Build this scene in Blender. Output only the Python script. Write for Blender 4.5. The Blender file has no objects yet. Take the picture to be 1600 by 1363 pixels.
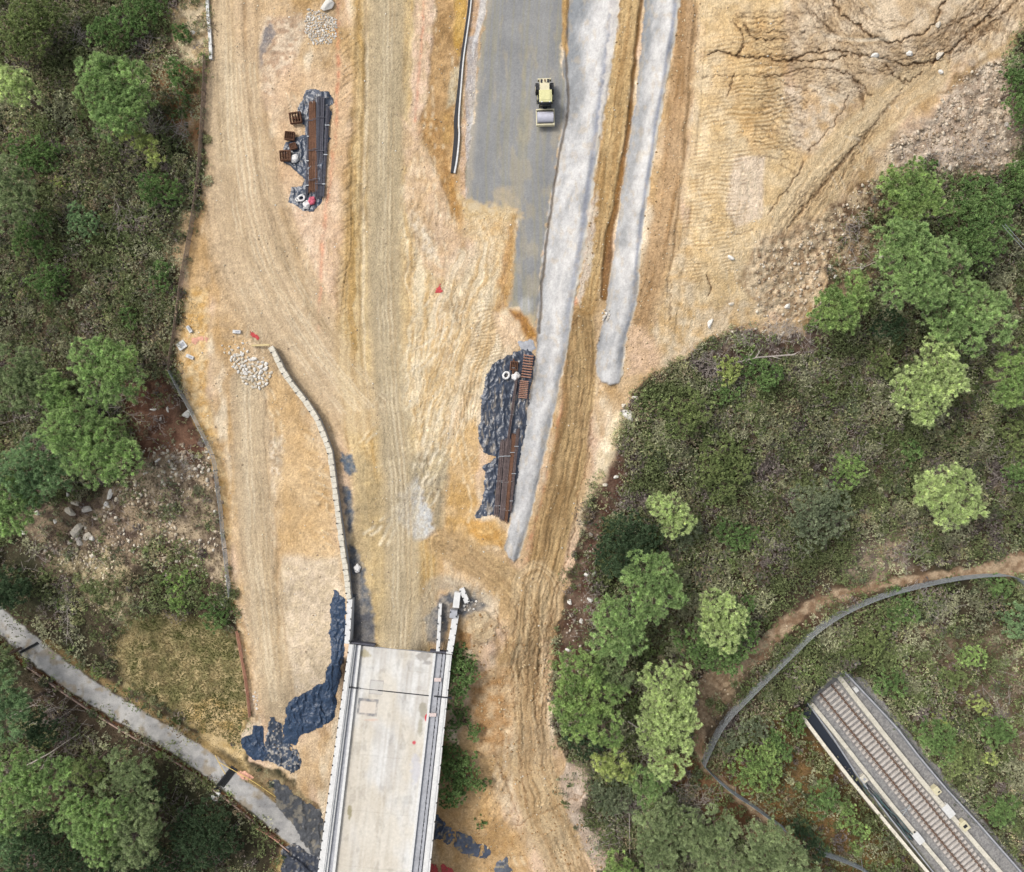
import bpy, bmesh, math, random
import numpy as np
from mathutils import Vector, Matrix
# ---------------------------------------------------------------- camera, sky, sun, exposure
S = bpy.context.scene
COL = S.collection
PPM = 13.0                      # photo pixels per metre at road level
CH = 90.0                       # height of the drone above the road
cam = bpy.data.cameras.new('camera'); camo = bpy.data.objects.new('camera', cam); COL.objects.link(camo)
camo.location = (0, 0, CH); camo.rotation_euler = (0, 0, 0)
cam.sensor_fit = 'HORIZONTAL'; cam.angle = 2*math.atan(800/PPM/CH); cam.clip_start = 1; cam.clip_end = 3000
S.camera = camo
SUN_EL, SUN_AZ = 50, 300        # soft light under a bright overcast, from the upper left of the picture
w = bpy.data.worlds.new('World'); S.world = w; w.use_nodes = True
nt = w.node_tree; bg = nt.nodes['Background']; sk = nt.nodes.new('ShaderNodeTexSky')
sk.sky_type = 'NISHITA'; sk.sun_disc = False; sk.sun_elevation = math.radians(SUN_EL); sk.sun_rotation = math.radians(SUN_AZ)
sk.air_density = 1.0; sk.dust_density = 4.0; sk.ozone_density = 1.0
hs = nt.nodes.new('ShaderNodeHueSaturation'); hs.inputs['Saturation'].default_value = .3; nt.links.new(sk.outputs[0], hs.inputs['Color']); nt.links.new(hs.outputs[0], bg.inputs[0]); bg.inputs[1].default_value = 0.14
sl_ = bpy.data.lights.new('sun', 'SUN'); sl_.energy = 1.5; sl_.angle = math.radians(14); sl_.color = (1, .94, .86)
slo = bpy.data.objects.new('sun', sl_); COL.objects.link(slo)
az, el = math.radians(SUN_AZ), math.radians(SUN_EL)
sd = Vector((math.sin(az)*math.cos(el), math.cos(az)*math.cos(el), math.sin(el)))
slo.rotation_euler = sd.to_track_quat('Z', 'Y').to_euler()
S.view_settings.view_transform = 'Standard'; S.view_settings.look = 'None'; S.view_settings.gamma = 1
S.view_settings.exposure = 0.66
rng = np.random.default_rng(7); random.seed(7)
f4 = np.float32
# ---------------------------------------------------------------- colour + noise helpers
KA = 0.62
def C(r, g, b):
    a = np.array([r, g, b], f4)/255
    return (np.where(a <= .04045, a/12.92, ((a+.055)/1.055)**2.4)*KA).astype(f4)
_T = np.random.default_rng(3).random((16, 256, 256)).astype(f4)*2-1
def vn(x, y, s=0):
    x = np.asarray(x, f4); y = np.asarray(y, f4)
    fx = np.floor(x); fy = np.floor(y); tx = x-fx; ty = y-fy
    xi = fx.astype(np.int32) & 255; yi = fy.astype(np.int32) & 255
    x1 = (xi+1) & 255; y1 = (yi+1) & 255
    tx = tx*tx*(3-2*tx); ty = ty*ty*(3-2*ty); T = _T[s % 16]
    a = T[yi, xi]; b = T[yi, x1]; c = T[y1, xi]; d = T[y1, x1]
    a = a+(b-a)*tx; c = c+(d-c)*tx
    return a+(c-a)*ty
def fbm(x, y, o=4, s=0, g=.5):
    r = 0; a = 1; t = 0
    for i in range(o):
        r = r+a*vn(x*2**i+17.3*i, y*2**i+9.1*i, s+i); t += a; a *= g
    return r/t
def ss(a, b, x):
    t = np.clip((x-a)/(b-a), 0, 1); return t*t*(3-2*t)
def mix(a, b, t):
    return a+(b-a)*t[..., None]
# ---------------------------------------------------------------- terrain grid in photo pixels
def axis(lo, hi, step, ext):
    c = list(np.arange(lo, hi, step)); a = []; b = []; x = lo; y = c[-1]; d = step
    while x > lo-ext: d *= 1.13; x -= d; a.append(x); y += d; b.append(y)
    return np.array(a[::-1]+c+b, f4)
GU = axis(-60, 1660, 1.55, 1800); GV = axis(-60, 1424, 1.55, 1800)
U, V = np.meshgrid(GU, GV)
NY, NX = U.shape
A = np.zeros((NY, NX, 3), f4); HD = np.zeros((NY, NX), f4)
def psdf(u, v, P):
    P = np.array(P, f4); d = np.full(u.shape, 1e9, f4); ins = np.zeros(u.shape, bool)
    for i in range(len(P)):
        a = P[i]; b = P[(i+1) % len(P)]; e = b-a; L = float(e@e)+1e-9
        t = np.clip(((u-a[0])*e[0]+(v-a[1])*e[1])/L, 0, 1)
        d = np.minimum(d, (u-a[0]-t*e[0])**2+(v-a[1]-t*e[1])**2)
        if a[1] != b[1]:
            c = ((a[1] > v) != (b[1] > v)) & (u < (b[0]-a[0])*(v-a[1])/(b[1]-a[1])+a[0]); ins ^= c
    d = np.sqrt(d); return np.where(ins, -d, d)
def crop(P, m):
    P = np.array(P); x0, y0 = P.min(0)-m; x1, y1 = P.max(0)+m
    i0, i1 = np.searchsorted(GU, [x0, x1]); j0, j1 = np.searchsorted(GV, [y0, y1])
    sl = (slice(max(j0-1, 0), j1+1), slice(max(i0-1, 0), i1+1)); return sl
def reg(P, soft=3, warp=5, ws=22, seed=0):
    sl = crop(P, 12+warp*1.5+soft*1.5); u = U[sl]; v = V[sl]
    if warp:
        wu = u+warp*fbm(u/ws, v/ws, 3, seed+1); wv = v+warp*fbm(u/ws+50, v/ws, 3, seed+2)
    else: wu, wv = u, v
    return sl, u, v, ss(soft, -soft, psdf(wu, wv, P))
def lcoord(u, v, P):
    P = np.array(P, f4); best = np.full(u.shape, 1e9, f4); D = np.zeros(u.shape, f4); Sx = np.zeros(u.shape, f4); s0 = 0
    for i in range(len(P)-1):
        a = P[i]; b = P[i+1]; e = b-a; L = float(np.hypot(*e))+1e-6
        t0 = ((u-a[0])*e[0]+(v-a[1])*e[1])/L**2; t = np.clip(t0, 0, 1)
        dx = u-a[0]-t*e[0]; dy = v-a[1]-t*e[1]; d = dx*dx+dy*dy; k = d < best
        sg = np.sign(dx*e[1]-dy*e[0])
        best = np.where(k, d, best); D = np.where(k, sg*np.sqrt(d), D); Sx = np.where(k, s0+t*L, Sx); s0 += L
    return D, Sx
def smooth(P, n=2):
    P = [np.array(p, float) for p in P]
    for _ in range(n):
        Q = [P[0]]
        for a, b in zip(P[:-1], P[1:]): Q += [a*.75+b*.25, a*.25+b*.75]
        P = Q+[P[-1]]
    return [tuple(p) for p in P]
def line(P, wd, soft=4, warp=4, ws=30, seed=0, sm=2):
    if sm:
        if np.ndim(wd):
            Q = smooth([(p[0], p[1], x) for p, x in zip(P, wd)], sm); P = [q[:2] for q in Q]; wd = [q[2] for q in Q]
        else: P = smooth(P, sm)
    mw = max(wd) if np.ndim(wd) else wd
    sl = crop(P, mw+soft+warp*1.5+6); u = U[sl]; v = V[sl]
    wu = u+warp*fbm(u/ws, v/ws, 3, seed+1) if warp else u; wv = v+warp*fbm(u/ws+50, v/ws, 3, seed+2) if warp else v
    D, s = lcoord(wu, wv, P)
    if np.ndim(wd):
        q = np.array(P); ls = np.r_[0, np.cumsum(np.hypot(*np.diff(q, axis=0).T))]; W = np.interp(s, ls, wd).astype(f4)
    else: W = wd
    return sl, u, v, ss(W+soft, W-soft, np.abs(D)), D, s
def paint(sl, m, col, k=1.0):
    A[sl] = mix(A[sl], col, np.clip(m*k, 0, 1))
def mott(u, v, a, b, sc=25, seed=0, o=5, sharp=1.2):
    return mix(np.broadcast_to(C(*a), u.shape+(3,)), np.broadcast_to(C(*b), u.shape+(3,)), np.clip(.5+sharp*fbm(u/sc, v/sc, o, seed), 0, 1))
# ---------------------------------------------------------------- large relief from control points
CP = [(-300,-300,-2),(100,0,-1.5),(0,300,-2),(200,300,-1.2),(0,600,-3),(200,600,-2),(250,900,-3),(60,850,-4.5),(0,1000,-6.5),(150,1080,-6.8),(300,1180,-7),
 (450,1320,-7.5),(100,1250,-8.5),(300,1363,-9),(250,1050,-5.5),(0,1363,-9.5),(600,1300,-7.5),(600,1150,-5),(430,1180,-5.5),(340,1100,-4.5),
 (340,0,0),(340,300,0),(330,500,0),(380,700,-.6),(400,900,-1.4),(420,1050,-2.6),(490,1000,-2),(490,850,-1.2),(480,700,-.7),(500,1120,-4.2),
 (600,0,0),(600,400,0),(600,700,0),(620,950,0),(620,1010,0),(700,500,0),(740,900,0),(700,960,-.3),(660,1060,-2.5),(800,0,-.3),(800,400,-.3),(780,700,-.4),(800,950,0),
 (830,1100,-2.6),(850,1250,-4.6),(750,1250,-5.2),(720,1120,-4.2),(900,1363,-5.8),(760,1363,-6.5),(1000,900,-2.2),(1000,1200,-4.5),(1100,1363,-5.5),(1150,700,-1.5),(1050,650,-.6),
 (900,900,-.6),(1300,600,-2),(1300,800,-2.5),(1500,700,-3),(1600,900,-3.2),(1600,500,-2),(1400,920,-3),(1150,1080,-3.8),(1250,1080,-3.8),(1120,1200,-4.2),(1220,1280,-4.6),
 (1500,1000,-3.8),(1600,1100,-4),(1600,1250,-4.6),(1290,1250,-5),(1350,1363,-5.4),(1200,1363,-5.2),(1500,350,-1),(1350,450,0),(1500,200,1),(1600,0,1.5),(1200,300,1.5),(1200,0,2),(1400,0,2.4),
 (1600,-300,2),(900,-300,0),(-300,1600,-10),(700,1700,-9),(1100,1700,-7),(1900,1700,-6),(2000,700,-4),(-400,700,-4)]
cp = np.array(CP, f4)
cu = np.arange(-2000, 3700, 20).astype(f4); cv = np.arange(-2000, 3500, 20).astype(f4); CU, CV = np.meshgrid(cu, cv)
num = 0; den = 0
for x, y, h in cp:
    w_ = 1/(((CU-x)**2+(CV-y)**2)/1e4+.05)**2; num = num+w_*h; den = den+w_
HC = (num/den).astype(f4)
def bil(H, ax, ay, u, v):
    i = np.clip(np.searchsorted(ax, u, 'right')-1, 0, len(ax)-2); j = np.clip(np.searchsorted(ay, v, 'right')-1, 0, len(ay)-2)
    tx = np.clip((u-ax[i])/(ax[i+1]-ax[i]), 0, 1); ty = np.clip((v-ay[j])/(ay[j+1]-ay[j]), 0, 1)
    return (H[j, i]*(1-tx)+H[j, i+1]*tx)*(1-ty)+(H[j+1, i]*(1-tx)+H[j+1, i+1]*tx)*ty
HB = bil(HC, cu, cv, U, V).astype(f4)
# shotcrete benches rising to the right of the new road
yv = [-400, 0, 50, 100, 150, 200, 270, 340, 400, 470, 540, 600, 650, 700, 760, 820, 870, 2500]
b1l = [905, 895, 886, 882, 889, 882, 872, 860, 852, 845, 842, 835, 825, 815, 808, 800, 790, 790]
b1r = [1000, 968, 964, 955, 947, 940, 930, 921, 912, 898, 888, 875, 865, 853, 840, 826, 810, 810]
b2l = [1050, 1012, 1008, 1003, 998, 990, 979, 970, 962, 953, 938, 930, 930, 930, 930, 930, 930, 930]
b2r = [1110, 1062, 1056, 1047, 1038, 1029, 1018, 1007, 1000, 996, 976, 970, 970, 970, 970, 970, 970, 970]
ip = lambda q: np.interp(V, yv, q).astype(f4)
B1L, B1R, B2L, B2R = ip(b1l), ip(b1r), ip(b2l), ip(b2r)
f1 = ss(900, 450, V)*2.4; f2 = ss(640, 400, V)*1.8
fadeR = ss(1500, 1100, U+.25*V)
HB += (f1*ss(0, 1, (U-B1L)/(B1R-B1L))+f2*ss(0, 1, (U-B2L)/(B2R-B2L)))*(.35+.65*fadeR)*ss(1700, 1300, U)*ss(1000, 400, V+.0*U)
# railway cutting
RL = [(1200, 1000), (1286, 1072), (1521, 1359), (1700, 1578), (2300, 2310)]
slr = (slice(None), slice(None)); Dr, Sr = lcoord(U, V, [(1286, 1072), (1521, 1359), (2300, 2310)])
inc = ss(0, 14, (U-1286)*.63+(V-1072)*.777-(-6))        # begins at the tunnel mouth
RAILZ = -7.2
kc = ss(95, 66, np.abs(Dr+4))*inc
HB = HB*(1-kc)+RAILZ*kc
# lumps
veg0 = None
HB += .35*fbm(U/110, V/110, 3, 5)
# ---------------------------------------------------------------- painting the ground: what the soil itself is
SITE = [(325,-400),(326,60),(322,150),(316,300),(302,360),(288,430),(278,500),(272,560),(286,610),(305,655),(328,700),(345,760),(350,830),(358,900),(368,960),(375,1010),(385,1070),
 (392,1112),(378,1150),(392,1185),(440,1205),(470,1235),(500,1260),(490,1500),(470,1900),(760,1900),(830,1700),(935,1363),(905,1312),(880,1272),(868,1225),(884,1190),(870,1150),(864,1100),(862,1040),(868,985),(884,920),(900,860),
 (915,800),(935,740),(955,690),(972,640),(998,604),(1030,580),(1076,556),(1100,530),(1150,512),(1205,520),(1260,522),(1282,470),(1296,410),(1330,352),(1352,300),(1392,268),(1440,262),(1500,275),(1560,272),(1592,250),
 (1600,200),(1590,150),(1572,90),(1612,20),(1700,-100),(1900,-400)]
g1 = fbm(U/38, V/38, 5, 1); g2 = fbm(U/7, V/7, 4, 4); g3 = fbm(U/90+3, V/90, 4, 8)
A[:] = mix(mix(np.broadcast_to(C(66,56,44), A.shape), np.broadcast_to(C(100,86,70), A.shape), np.clip(.5+1.3*g1, 0, 1)), np.broadcast_to(C(62,62,44), A.shape), np.clip(.35+1.6*g3, 0, 1))
A *= (1+.35*g2)[..., None]
HD += .12*g2+.15*g1
# reddish bare soil, stony pale soil, meadow
for P, a, b, k in [([(200,600),(260,590),(290,650),(325,705),(345,760),(300,760),(230,740),(215,690),(180,640)], (98,68,55), (130,98,80), .9),
  ([(225,720),(330,715),(350,830),(360,930),(330,900),(290,860),(220,840),(150,830),(100,800),(190,760)], (110,95,82), (205,185,155), .8),
  ([(20,790),(180,760),(230,830),(215,900),(130,930),(60,880)], (105,88,78), (170,150,125), .8),
  ([(85,870),(160,855),(200,880),(215,960),(190,980),(120,930)], (80,75,55), (205,190,150), .65),
  ([(170,1010),(215,962),(300,962),(370,990),(388,1100),(370,1160),(300,1130),(250,1100),(190,1060)], (136,130,88), (190,172,128), .95),
  ([(300,1105),(330,1085),(372,1105),(398,1140),(378,1190),(395,1230),(350,1180),(318,1165)], (190,162,108), (222,196,148), .95),
  ([(390,1205),(470,1225),(505,1260),(500,1310),(430,1260)], (150,125,95), (190,170,130), .8),
  ([(260,20),(318,-20),(322,60),(325,100),(290,95),(265,60)], (200,175,135), (235,215,180), .85),
  ([(285,330),(318,320),(300,390),(290,440),(262,400)], (205,175,135), (232,205,165), .6),
  ([(240,95),(320,100),(320,240),(270,210),(240,150)], (165,115,75), (205,170,130), .55),
  ([(430,1360),(440,1310),(520,1330),(520,1500),(420,1500)], (165,135,85), (200,175,120), .8),
  ([(1000,1180),(1090,1180),(1170,1230),(1260,1300),(1200,1330),(1080,1260)], (110,75,50), (140,105,75), .7),
  ([(960,680),(935,740),(905,860),(885,920),(870,985),(866,1050),(905,1060),(935,960),(920,900),(950,820),(985,740)], (98,72,60), (130,108,92), .95),
  ([(885,1190),(915,1195),(925,1240),(905,1270),(945,1300),(965,1363),(930,1363),(880,1272),(866,1225)], (205,182,160), (225,205,185), .9),
  ([(1180,500),(1290,500),(1310,540),(1240,560),(1120,570),(1100,535)], (150,130,120), (110,88,75), .7),
  ([(1340,350),(1400,280),(1385,330),(1375,430),(1330,470),(1290,470),(1300,400)], (80,60,45), (175,150,120), .7),
  ([(1340,850),(1420,830),(1425,890),(1340,920),(1320,890)], (215,190,165), (150,135,125), .6),
  ([(1130,1190),(1240,1100),(1420,1363),(1250,1363),(1180,1260)], (120,95,62), (160,125,80), .7),
  ([(1440,1000),(1600,980),(1640,1120),(1600,1200),(1500,1080)], (165,145,125), (120,100,80), .55),
  ([(1450,880),(1300,910),(1200,980),(1250,990),(1330,940),(1450,920)], (110,80,62), (150,120,95), .4)]:
    s, u, v, m = reg(P, 10, 18, 25, 3); paint(s, m, mott(u, v, a, b, 11, 2, 5, 1.8), k)
# pale pebbly specks in the vegetated ground are painted by the stones themselves further down
s, u, v, SM = reg(SITE, 2.5, 9, 14, 6)
SITEM = np.zeros((NY, NX), f4); SITEM[s] = SM
base = mott(u, v, (214,186,148), (196,162,112), 60, 9, 5, 1.5)
base = mix(base, np.broadcast_to(C(220,188,158), base.shape), np.clip(fbm(u/45+9, v/80, 4, 12)*1.8, 0, 1))
base = mix(base, np.broadcast_to(C(232,214,184), base.shape), np.clip(fbm(u/22, v/60, 5, 2)*2.2-.25, 0, .8))
base = mix(base, np.broadcast_to(C(190,152,96), base.shape), np.clip(fbm(u/30+5, v/55, 5, 13)*2.2-.35, 0, .6))
A[s] = mix(A[s], base, SM)
HD[s] = HD[s]*(1-SM)+SM*(.05*fbm(u/12, v/12, 4, 3)+.10*fbm(u/45, v/45, 3, 7))
def area(P, a, b, k=1, sc=18, soft=5, warp=8, ws=22, seed=0, h=0, sharp=1.4):
    s, u, v, m = reg(P, soft, warp, ws, seed); paint(s, m, mott(u, v, a, b, sc, seed+3, 5, sharp), k)
    if h: HD[s] += h*m
    return s, u, v, m
def track(P, wd, a, b, k=1, fr=2.6, ln=90, soft=6, warp=4, seed=0, ruts=.03, streak=1.5, h=0, sm=2):
    s, u, v, m, D, L = line(P, wd, soft, warp, 40, seed, sm)
    n = vn(D/fr, L/ln, seed+1)*.55+vn(D/(fr*2.7)+7, L/(ln*1.7), seed+2)*.6+.25*fbm(u/5, v/5, 2, seed)
    paint(s, m, mix(np.broadcast_to(C(*a), u.shape+(3,)), np.broadcast_to(C(*b), u.shape+(3,)), np.clip(.5+streak*n*.6, 0, 1)), k)
    HD[s] += m*(ruts*(vn(D/fr, L/ln, seed+1)+.5*vn(D/1.8, L/25, seed+5))+h)
    return s, u, v, m, D, L
# orange bank along the left fence
area([(288,455),(322,450),(325,560),(318,610),(340,700),(352,760),(360,830),(356,860),(345,760),(325,700),(296,640),(276,575)], (214,170,96), (228,200,150), .85, 9, seed=1)
area([(330,690),(352,690),(365,900),(385,1000),(395,1080),(385,1075),(365,940),(355,860)], (206,178,130), (188,150,95), .7, 10, seed=2)
# terrace below the block wall
area([(425,560),(455,600),(500,700),(515,760),(525,860),(520,880),(470,870),(430,850),(435,700),(418,620)], (214,182,134), (206,170,116), .85, 30, 10, 12, seed=5)
area([(436,870),(530,870),(540,930),(525,1000),(530,1060),(480,1090),(440,1080),(432,960)], (220,200,172), (208,188,156), .9, 8, 10, 12, seed=6)
area([(418,690),(440,680),(444,750),(420,745)], (226,208,182), (190,165,130), .9, 4, seed=7)
s, u, v, m = reg([(470,650),(505,690),(520,760),(528,850),(500,860),(485,760)], 8, 4, 20, 9)
rn = vn(u/16+fbm(u/20, v/20, 2, 3)*1.5, (v-.5*u)/5.5, 4); HD[s] += m*.12*rn; paint(s, m*np.clip(rn, 0, 1), C(224,202,166), .6)
# pale rock left of the first stockpile
area([(405,60),(420,30),(470,20),(480,60),(445,110),(425,150),(408,140),(400,100)], (224,204,176), (180,150,120), .75, 7, seed=8)
area([(420,35),(432,50),(412,85),(405,118),(398,115),(400,85)], (128,124,124), (160,148,138), .85, 5, 3, 6, 9, 4)
area([(395,0),(405,0),(400,120),(430,230),(425,260),(405,200),(392,120)], (150,128,98), (178,150,112), .75, 9, seed=9)
area([(440,250),(530,250),(535,500),(480,500),(470,400)], (226,196,166), (216,182,150), .75, 15, 10, 6, seed=10)
area([(430,120),(550,100),(540,260),(500,320),(430,300)], (218,186,146), (208,172,130), .7, 20, 10, 6, seed=12)
# haul roads
track([(360,-400),(362,100),(372,250),(392,380),(440,480),(500,570),(560,640),(610,730)], [40,38,52,76,72,62,48,40], (208,180,142), (188,160,120), .92, 3.4, 140, seed=1)
track([(345,-400),(348,90),(350,250)], [5,5,5], (222,200,168), (214,188,150), .7, seed=6, sm=1)
track([(378,-100),(385,120),(402,260),(430,360),(455,430)], [3,3,4,5,3], (170,140,100), (150,122,84), .7, seed=7, soft=3, h=-.12)
track([(440,330),(462,400),(478,455),(482,490)], [3,6,5,2], (164,132,84), (178,146,98), .7, seed=7, soft=6, h=.08)
track([(388,600),(392,700),(400,820),(410,920),(422,1020),(440,1120)], [28,28,28,30,28,26], (204,178,140), (190,164,128), .95, 3, 130, seed=3, soft=3)
track([(378,600),(384,800),(395,930),(405,1050)], 4, (222,202,170), (214,190,155), .6, seed=13, soft=3)
track([(430,860),(433,950),(438,1060)], [5,3,2], (176,140,86), (160,125,80), .8, seed=14, soft=3, h=-.1)
track([(413,610),(416,720),(424,840),(430,900)], 1.2, (160,132,96), (175,145,105), .6, seed=15, soft=2, h=-.06)
track([(608,-400),(606,150),(604,350),(602,500),(612,650),(624,760),(627,900),(624,1012)], [52,54,62,78,80,72,60,48], (210,184,134), (188,154,92), .9, 4, 170, soft=10, warp=8, seed=4, streak=2.2)
track([(608,-400),(603,150),(600,350),(602,500),(613,650),(626,760),(630,900),(624,1012)], [30,30,26,22,24,26,30,32], (194,174,138), (180,160,122), .85, 5, 260, soft=6, warp=3, seed=5, streak=1)
for k, (x, a) in enumerate([(570,(228,210,178)),(646,(226,208,172)),(566,(150,122,74)),(648,(160,132,82)),(580,(205,180,140))]):
    track([(x+8,-400),(x+3,100),(x-2,300),(x-5+(8 if x>600 else 0),480),(x+6,640)], [2,3,3,2,1], a, a, .6, seed=20+k, soft=2.5, ruts=.02)
track([(558,0),(552,200),(545,380),(535,470),(530,520)], [4,5,5,4,2], (152,122,70), (180,146,92), .55, seed=26, soft=4, warp=7, ruts=.1)
s, u, v, m, D, L = line([(545,60),(548,250),(538,400),(530,480)], 13, 6, 6, 20, 3); rn = vn((L+D*.8)/4.2, D/25, 5); HD[s] += m*.07*rn; paint(s, m*np.clip(rn, 0, 1), C(160,128,78), .5)
# pink strip and faint orange marking lines
area([(650,-60),(690,-60),(680,60),(665,180),(655,220),(640,260),(645,120)], (214,186,152), (224,192,166), .8, 12, seed=17)
for P, wd in [([(530,-60),(527,60),(530,90),(522,250),(508,330),(502,400),(498,515)], 2.6), ([(664,0),(652,150),(648,190)], 1.6),
              ([(898,470),(893,540),(884,620),(872,690),(856,760),(838,830),(818,895)], 6), ([(1058,150),(1040,260)], 2)]:
    s, u, v, m, D, L = line(P, wd, 3, 3, 20, 9); paint(s, m*np.clip(.6+fbm(u/9, v/9, 3, 2), 0, 1), C(214,128,88), .62)
# central cream fan with streaks
for k, P in enumerate([[(790,370),(770,450),(735,540),(700,640),(672,760)], [(760,380),(735,460),(700,560),(672,650),(655,740)], [(715,400),(690,470),(668,560),(650,640)], [(800,400),(785,470),(765,540),(735,640),(705,720)], [(640,300),(650,400),(655,500),(642,620)]]):
    track(P, [14,20,22,18,8][:len(P)], (230,214,182), (206,174,122), .7, 3, 60, soft=9, warp=9, seed=30+k, streak=2.5)
area([(625,180),(665,240),(700,300),(720,380),(700,440),(660,420),(635,330)], (222,192,160), (206,174,136), .7, 14, seed=34)
area([(640,330),(665,350),(690,420),(660,400)], (232,220,198), (214,190,150), .7, 8, seed=35)
area([(700,340),(800,335),(803,400),(795,440),(785,480),(780,440),(770,380),(720,370)], (210,174,116), (226,200,156), .7, 7, 12, 16, seed=36)
area([(785,385),(802,350),(800,440),(790,480),(778,490)], (196,148,84), (176,130,74), .7, 7, 6, 9, seed=37)
area([(795,480),(815,482),(838,515),(838,532),(820,528)], (196,142,60), (150,104,48), .9, 6, seed=38)
area([(770,485),(800,495),(820,535),(790,545),(775,520)], (220,188,148), (226,196,160), .85, 12, seed=39)
# dozer cleat ripples beside the fan
for P, ang, fr in [([(745,475),(765,470),(778,510),(790,545),(770,565),(740,580),(735,540)], .25, 5), ([(722,600),(750,590),(748,640),(745,668),(715,660)], 1.4, 5)]:
    s, u, v, m = reg(P, 6, 5, 15, 3); ph = (u*math.sin(ang)+v*math.cos(ang))+6*fbm(u/25, v/25, 2, 5); r_ = np.sin(ph*2*math.pi/fr)
    HD[s] += m*.04*r_; paint(s, m*np.clip(-r_, 0, 1), C(168,140,96), .55)
# sand in front of second stockpile and grey worn patch by the bridge
area([(690,700),(745,650),(745,790),(740,810),(775,812),(790,850),(740,860),(695,830),(700,760)], (210,176,124), (198,158,92), .85, 16, seed=41)
area([(726,815),(770,810),(787,835),(787,858),(745,845)], (196,146,66), (214,172,104), .85, 8, seed=42)
area([(640,720),(692,700),(700,730),(690,830),(668,842),(640,800)], (158,146,122), (186,168,130), .8, 12, 8, 10, seed=43)
area([(626,770),(652,745),(672,800),(680,836),(645,845),(620,812)], (200,200,198), (196,188,172), 1, 6, 5, 7, 9, 44)
area([(560,700),(600,760),(605,1000),(560,1005),(548,850)], (178,158,118), (196,172,124), .8, 14, 9, 8, seed=45)
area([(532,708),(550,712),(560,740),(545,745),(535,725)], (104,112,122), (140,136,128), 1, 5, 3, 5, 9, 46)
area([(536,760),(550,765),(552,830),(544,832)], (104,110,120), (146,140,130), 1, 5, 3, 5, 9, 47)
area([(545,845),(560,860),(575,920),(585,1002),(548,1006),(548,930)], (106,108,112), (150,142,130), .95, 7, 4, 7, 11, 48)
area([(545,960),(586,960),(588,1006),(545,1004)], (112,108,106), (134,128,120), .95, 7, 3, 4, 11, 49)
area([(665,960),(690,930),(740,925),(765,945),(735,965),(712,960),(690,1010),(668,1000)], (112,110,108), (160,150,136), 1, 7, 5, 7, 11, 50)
track([(655,1012),(668,930),(690,905),(760,935)], [14,12,12,8], (168,158,138), (186,172,148), .6, seed=51)
# tracks from the bridge head to the lower right
track([(690,848),(750,880),(810,925),(835,1000)], [22,26,26,20], (190,160,112), (172,142,98), .85, 3.2, 70, seed=52, ruts=.08)
track([(905,500),(908,600),(893,700),(872,790),(852,880),(838,940)], [24,26,27,28,28,26], (186,156,106), (156,126,80), .92, 2.6, 40, seed=53, ruts=.09, streak=2.2, soft=5)
s, u, v, m, D, L = line([(905,560),(903,620),(888,700),(866,790),(848,870)], [14,15,16,16,14], 4, 2, 20, 3); rn = np.sin((L+np.abs(D)*.9)*2*math.pi/4.0+2*fbm(u/12, v/12, 2, 2)); HD[s] += m*.03*rn; paint(s, m*np.clip(-rn, 0, 1), C(120,98,66), .35)
track([(835,920),(832,1010),(826,1100),(832,1190),(850,1270),(900,1380),(980,1600)], [40,32,30,34,34,30,34], (204,178,136), (178,148,104), .85, 3, 45, seed=54, ruts=.1, streak=2.4, warp=8)
for k, P in enumerate([[(812,940),(800,1020),(805,1100),(812,1180),(822,1260)], [(838,950),(845,1010),(838,1080),(842,1120)], [(775,950),(790,1000),(800,1060)], [(925,640),(925,700),(900,790),(893,860),(865,930)], [(935,600),(940,560),(945,500)],
      [(862,960),(850,1020),(838,1060),(833,1110),(842,1160)], [(760,1150),(790,1215),(800,1250),(812,1290)], [(803,1290),(850,1270),(885,1252),(925,1235)], [(735,1060),(750,1075),(765,1100)]]):
    s, u, v, m, D, L = line(P, 1.0, 1.6, 7, 9, 60+k, 1); HD[s] -= .12*m; paint(s, m, C(140,106,68), .7)
area([(730,960),(760,955),(778,975),(770,1000),(748,1010),(735,990)], (200,178,140), (176,150,112), .8, 8, 4, 6, 12, 55, h=.35)
area([(716,985),(735,990),(738,1015),(715,1010)], (176,130,70), (150,108,60), .8, 6, 4, 6, 12, 56)
area([(730,1060),(790,1040),(800,1100),(790,1170),(745,1180),(735,1110)], (206,176,134), (180,138,86), .9, 13, 9, 10, seed=57)
area([(690,1230),(740,1200),(800,1290),(830,1363),(860,1500),(690,1500),(680,1280)], (190,150,92), (208,172,120), .9, 14, 9, 10, seed=58)
s, u, v, m = reg([(750,1215),(790,1225),(805,1290),(770,1290),(745,1260)], 8, 5, 20, 9); rn = vn((u+v*.6)/6, (v-u)/40, 4); HD[s] += m*.12*rn
s, u, v, m = reg([(720,1000),(810,960),(810,1300),(730,1300)], 14, 10, 20, 9); HD[s] += m*.38*fbm(u/17, v/24, 4, 9)
area([(845,1000),(862,1000),(866,1100),(850,1110)], (226,196,156), (214,180,140), .7, 10, 5, 5, seed=59)
area([(940,690),(960,640),(985,640),(960,720),(925,780),(912,830),(905,820),(925,740)], (236,220,188), (224,202,164), .9, 12, 6, 8, seed=60)
area([(975,590),(1030,570),(1010,500),(985,510),(980,560)], (224,190,156), (210,176,138), .85, 9, 5, 7, seed=61)
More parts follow.
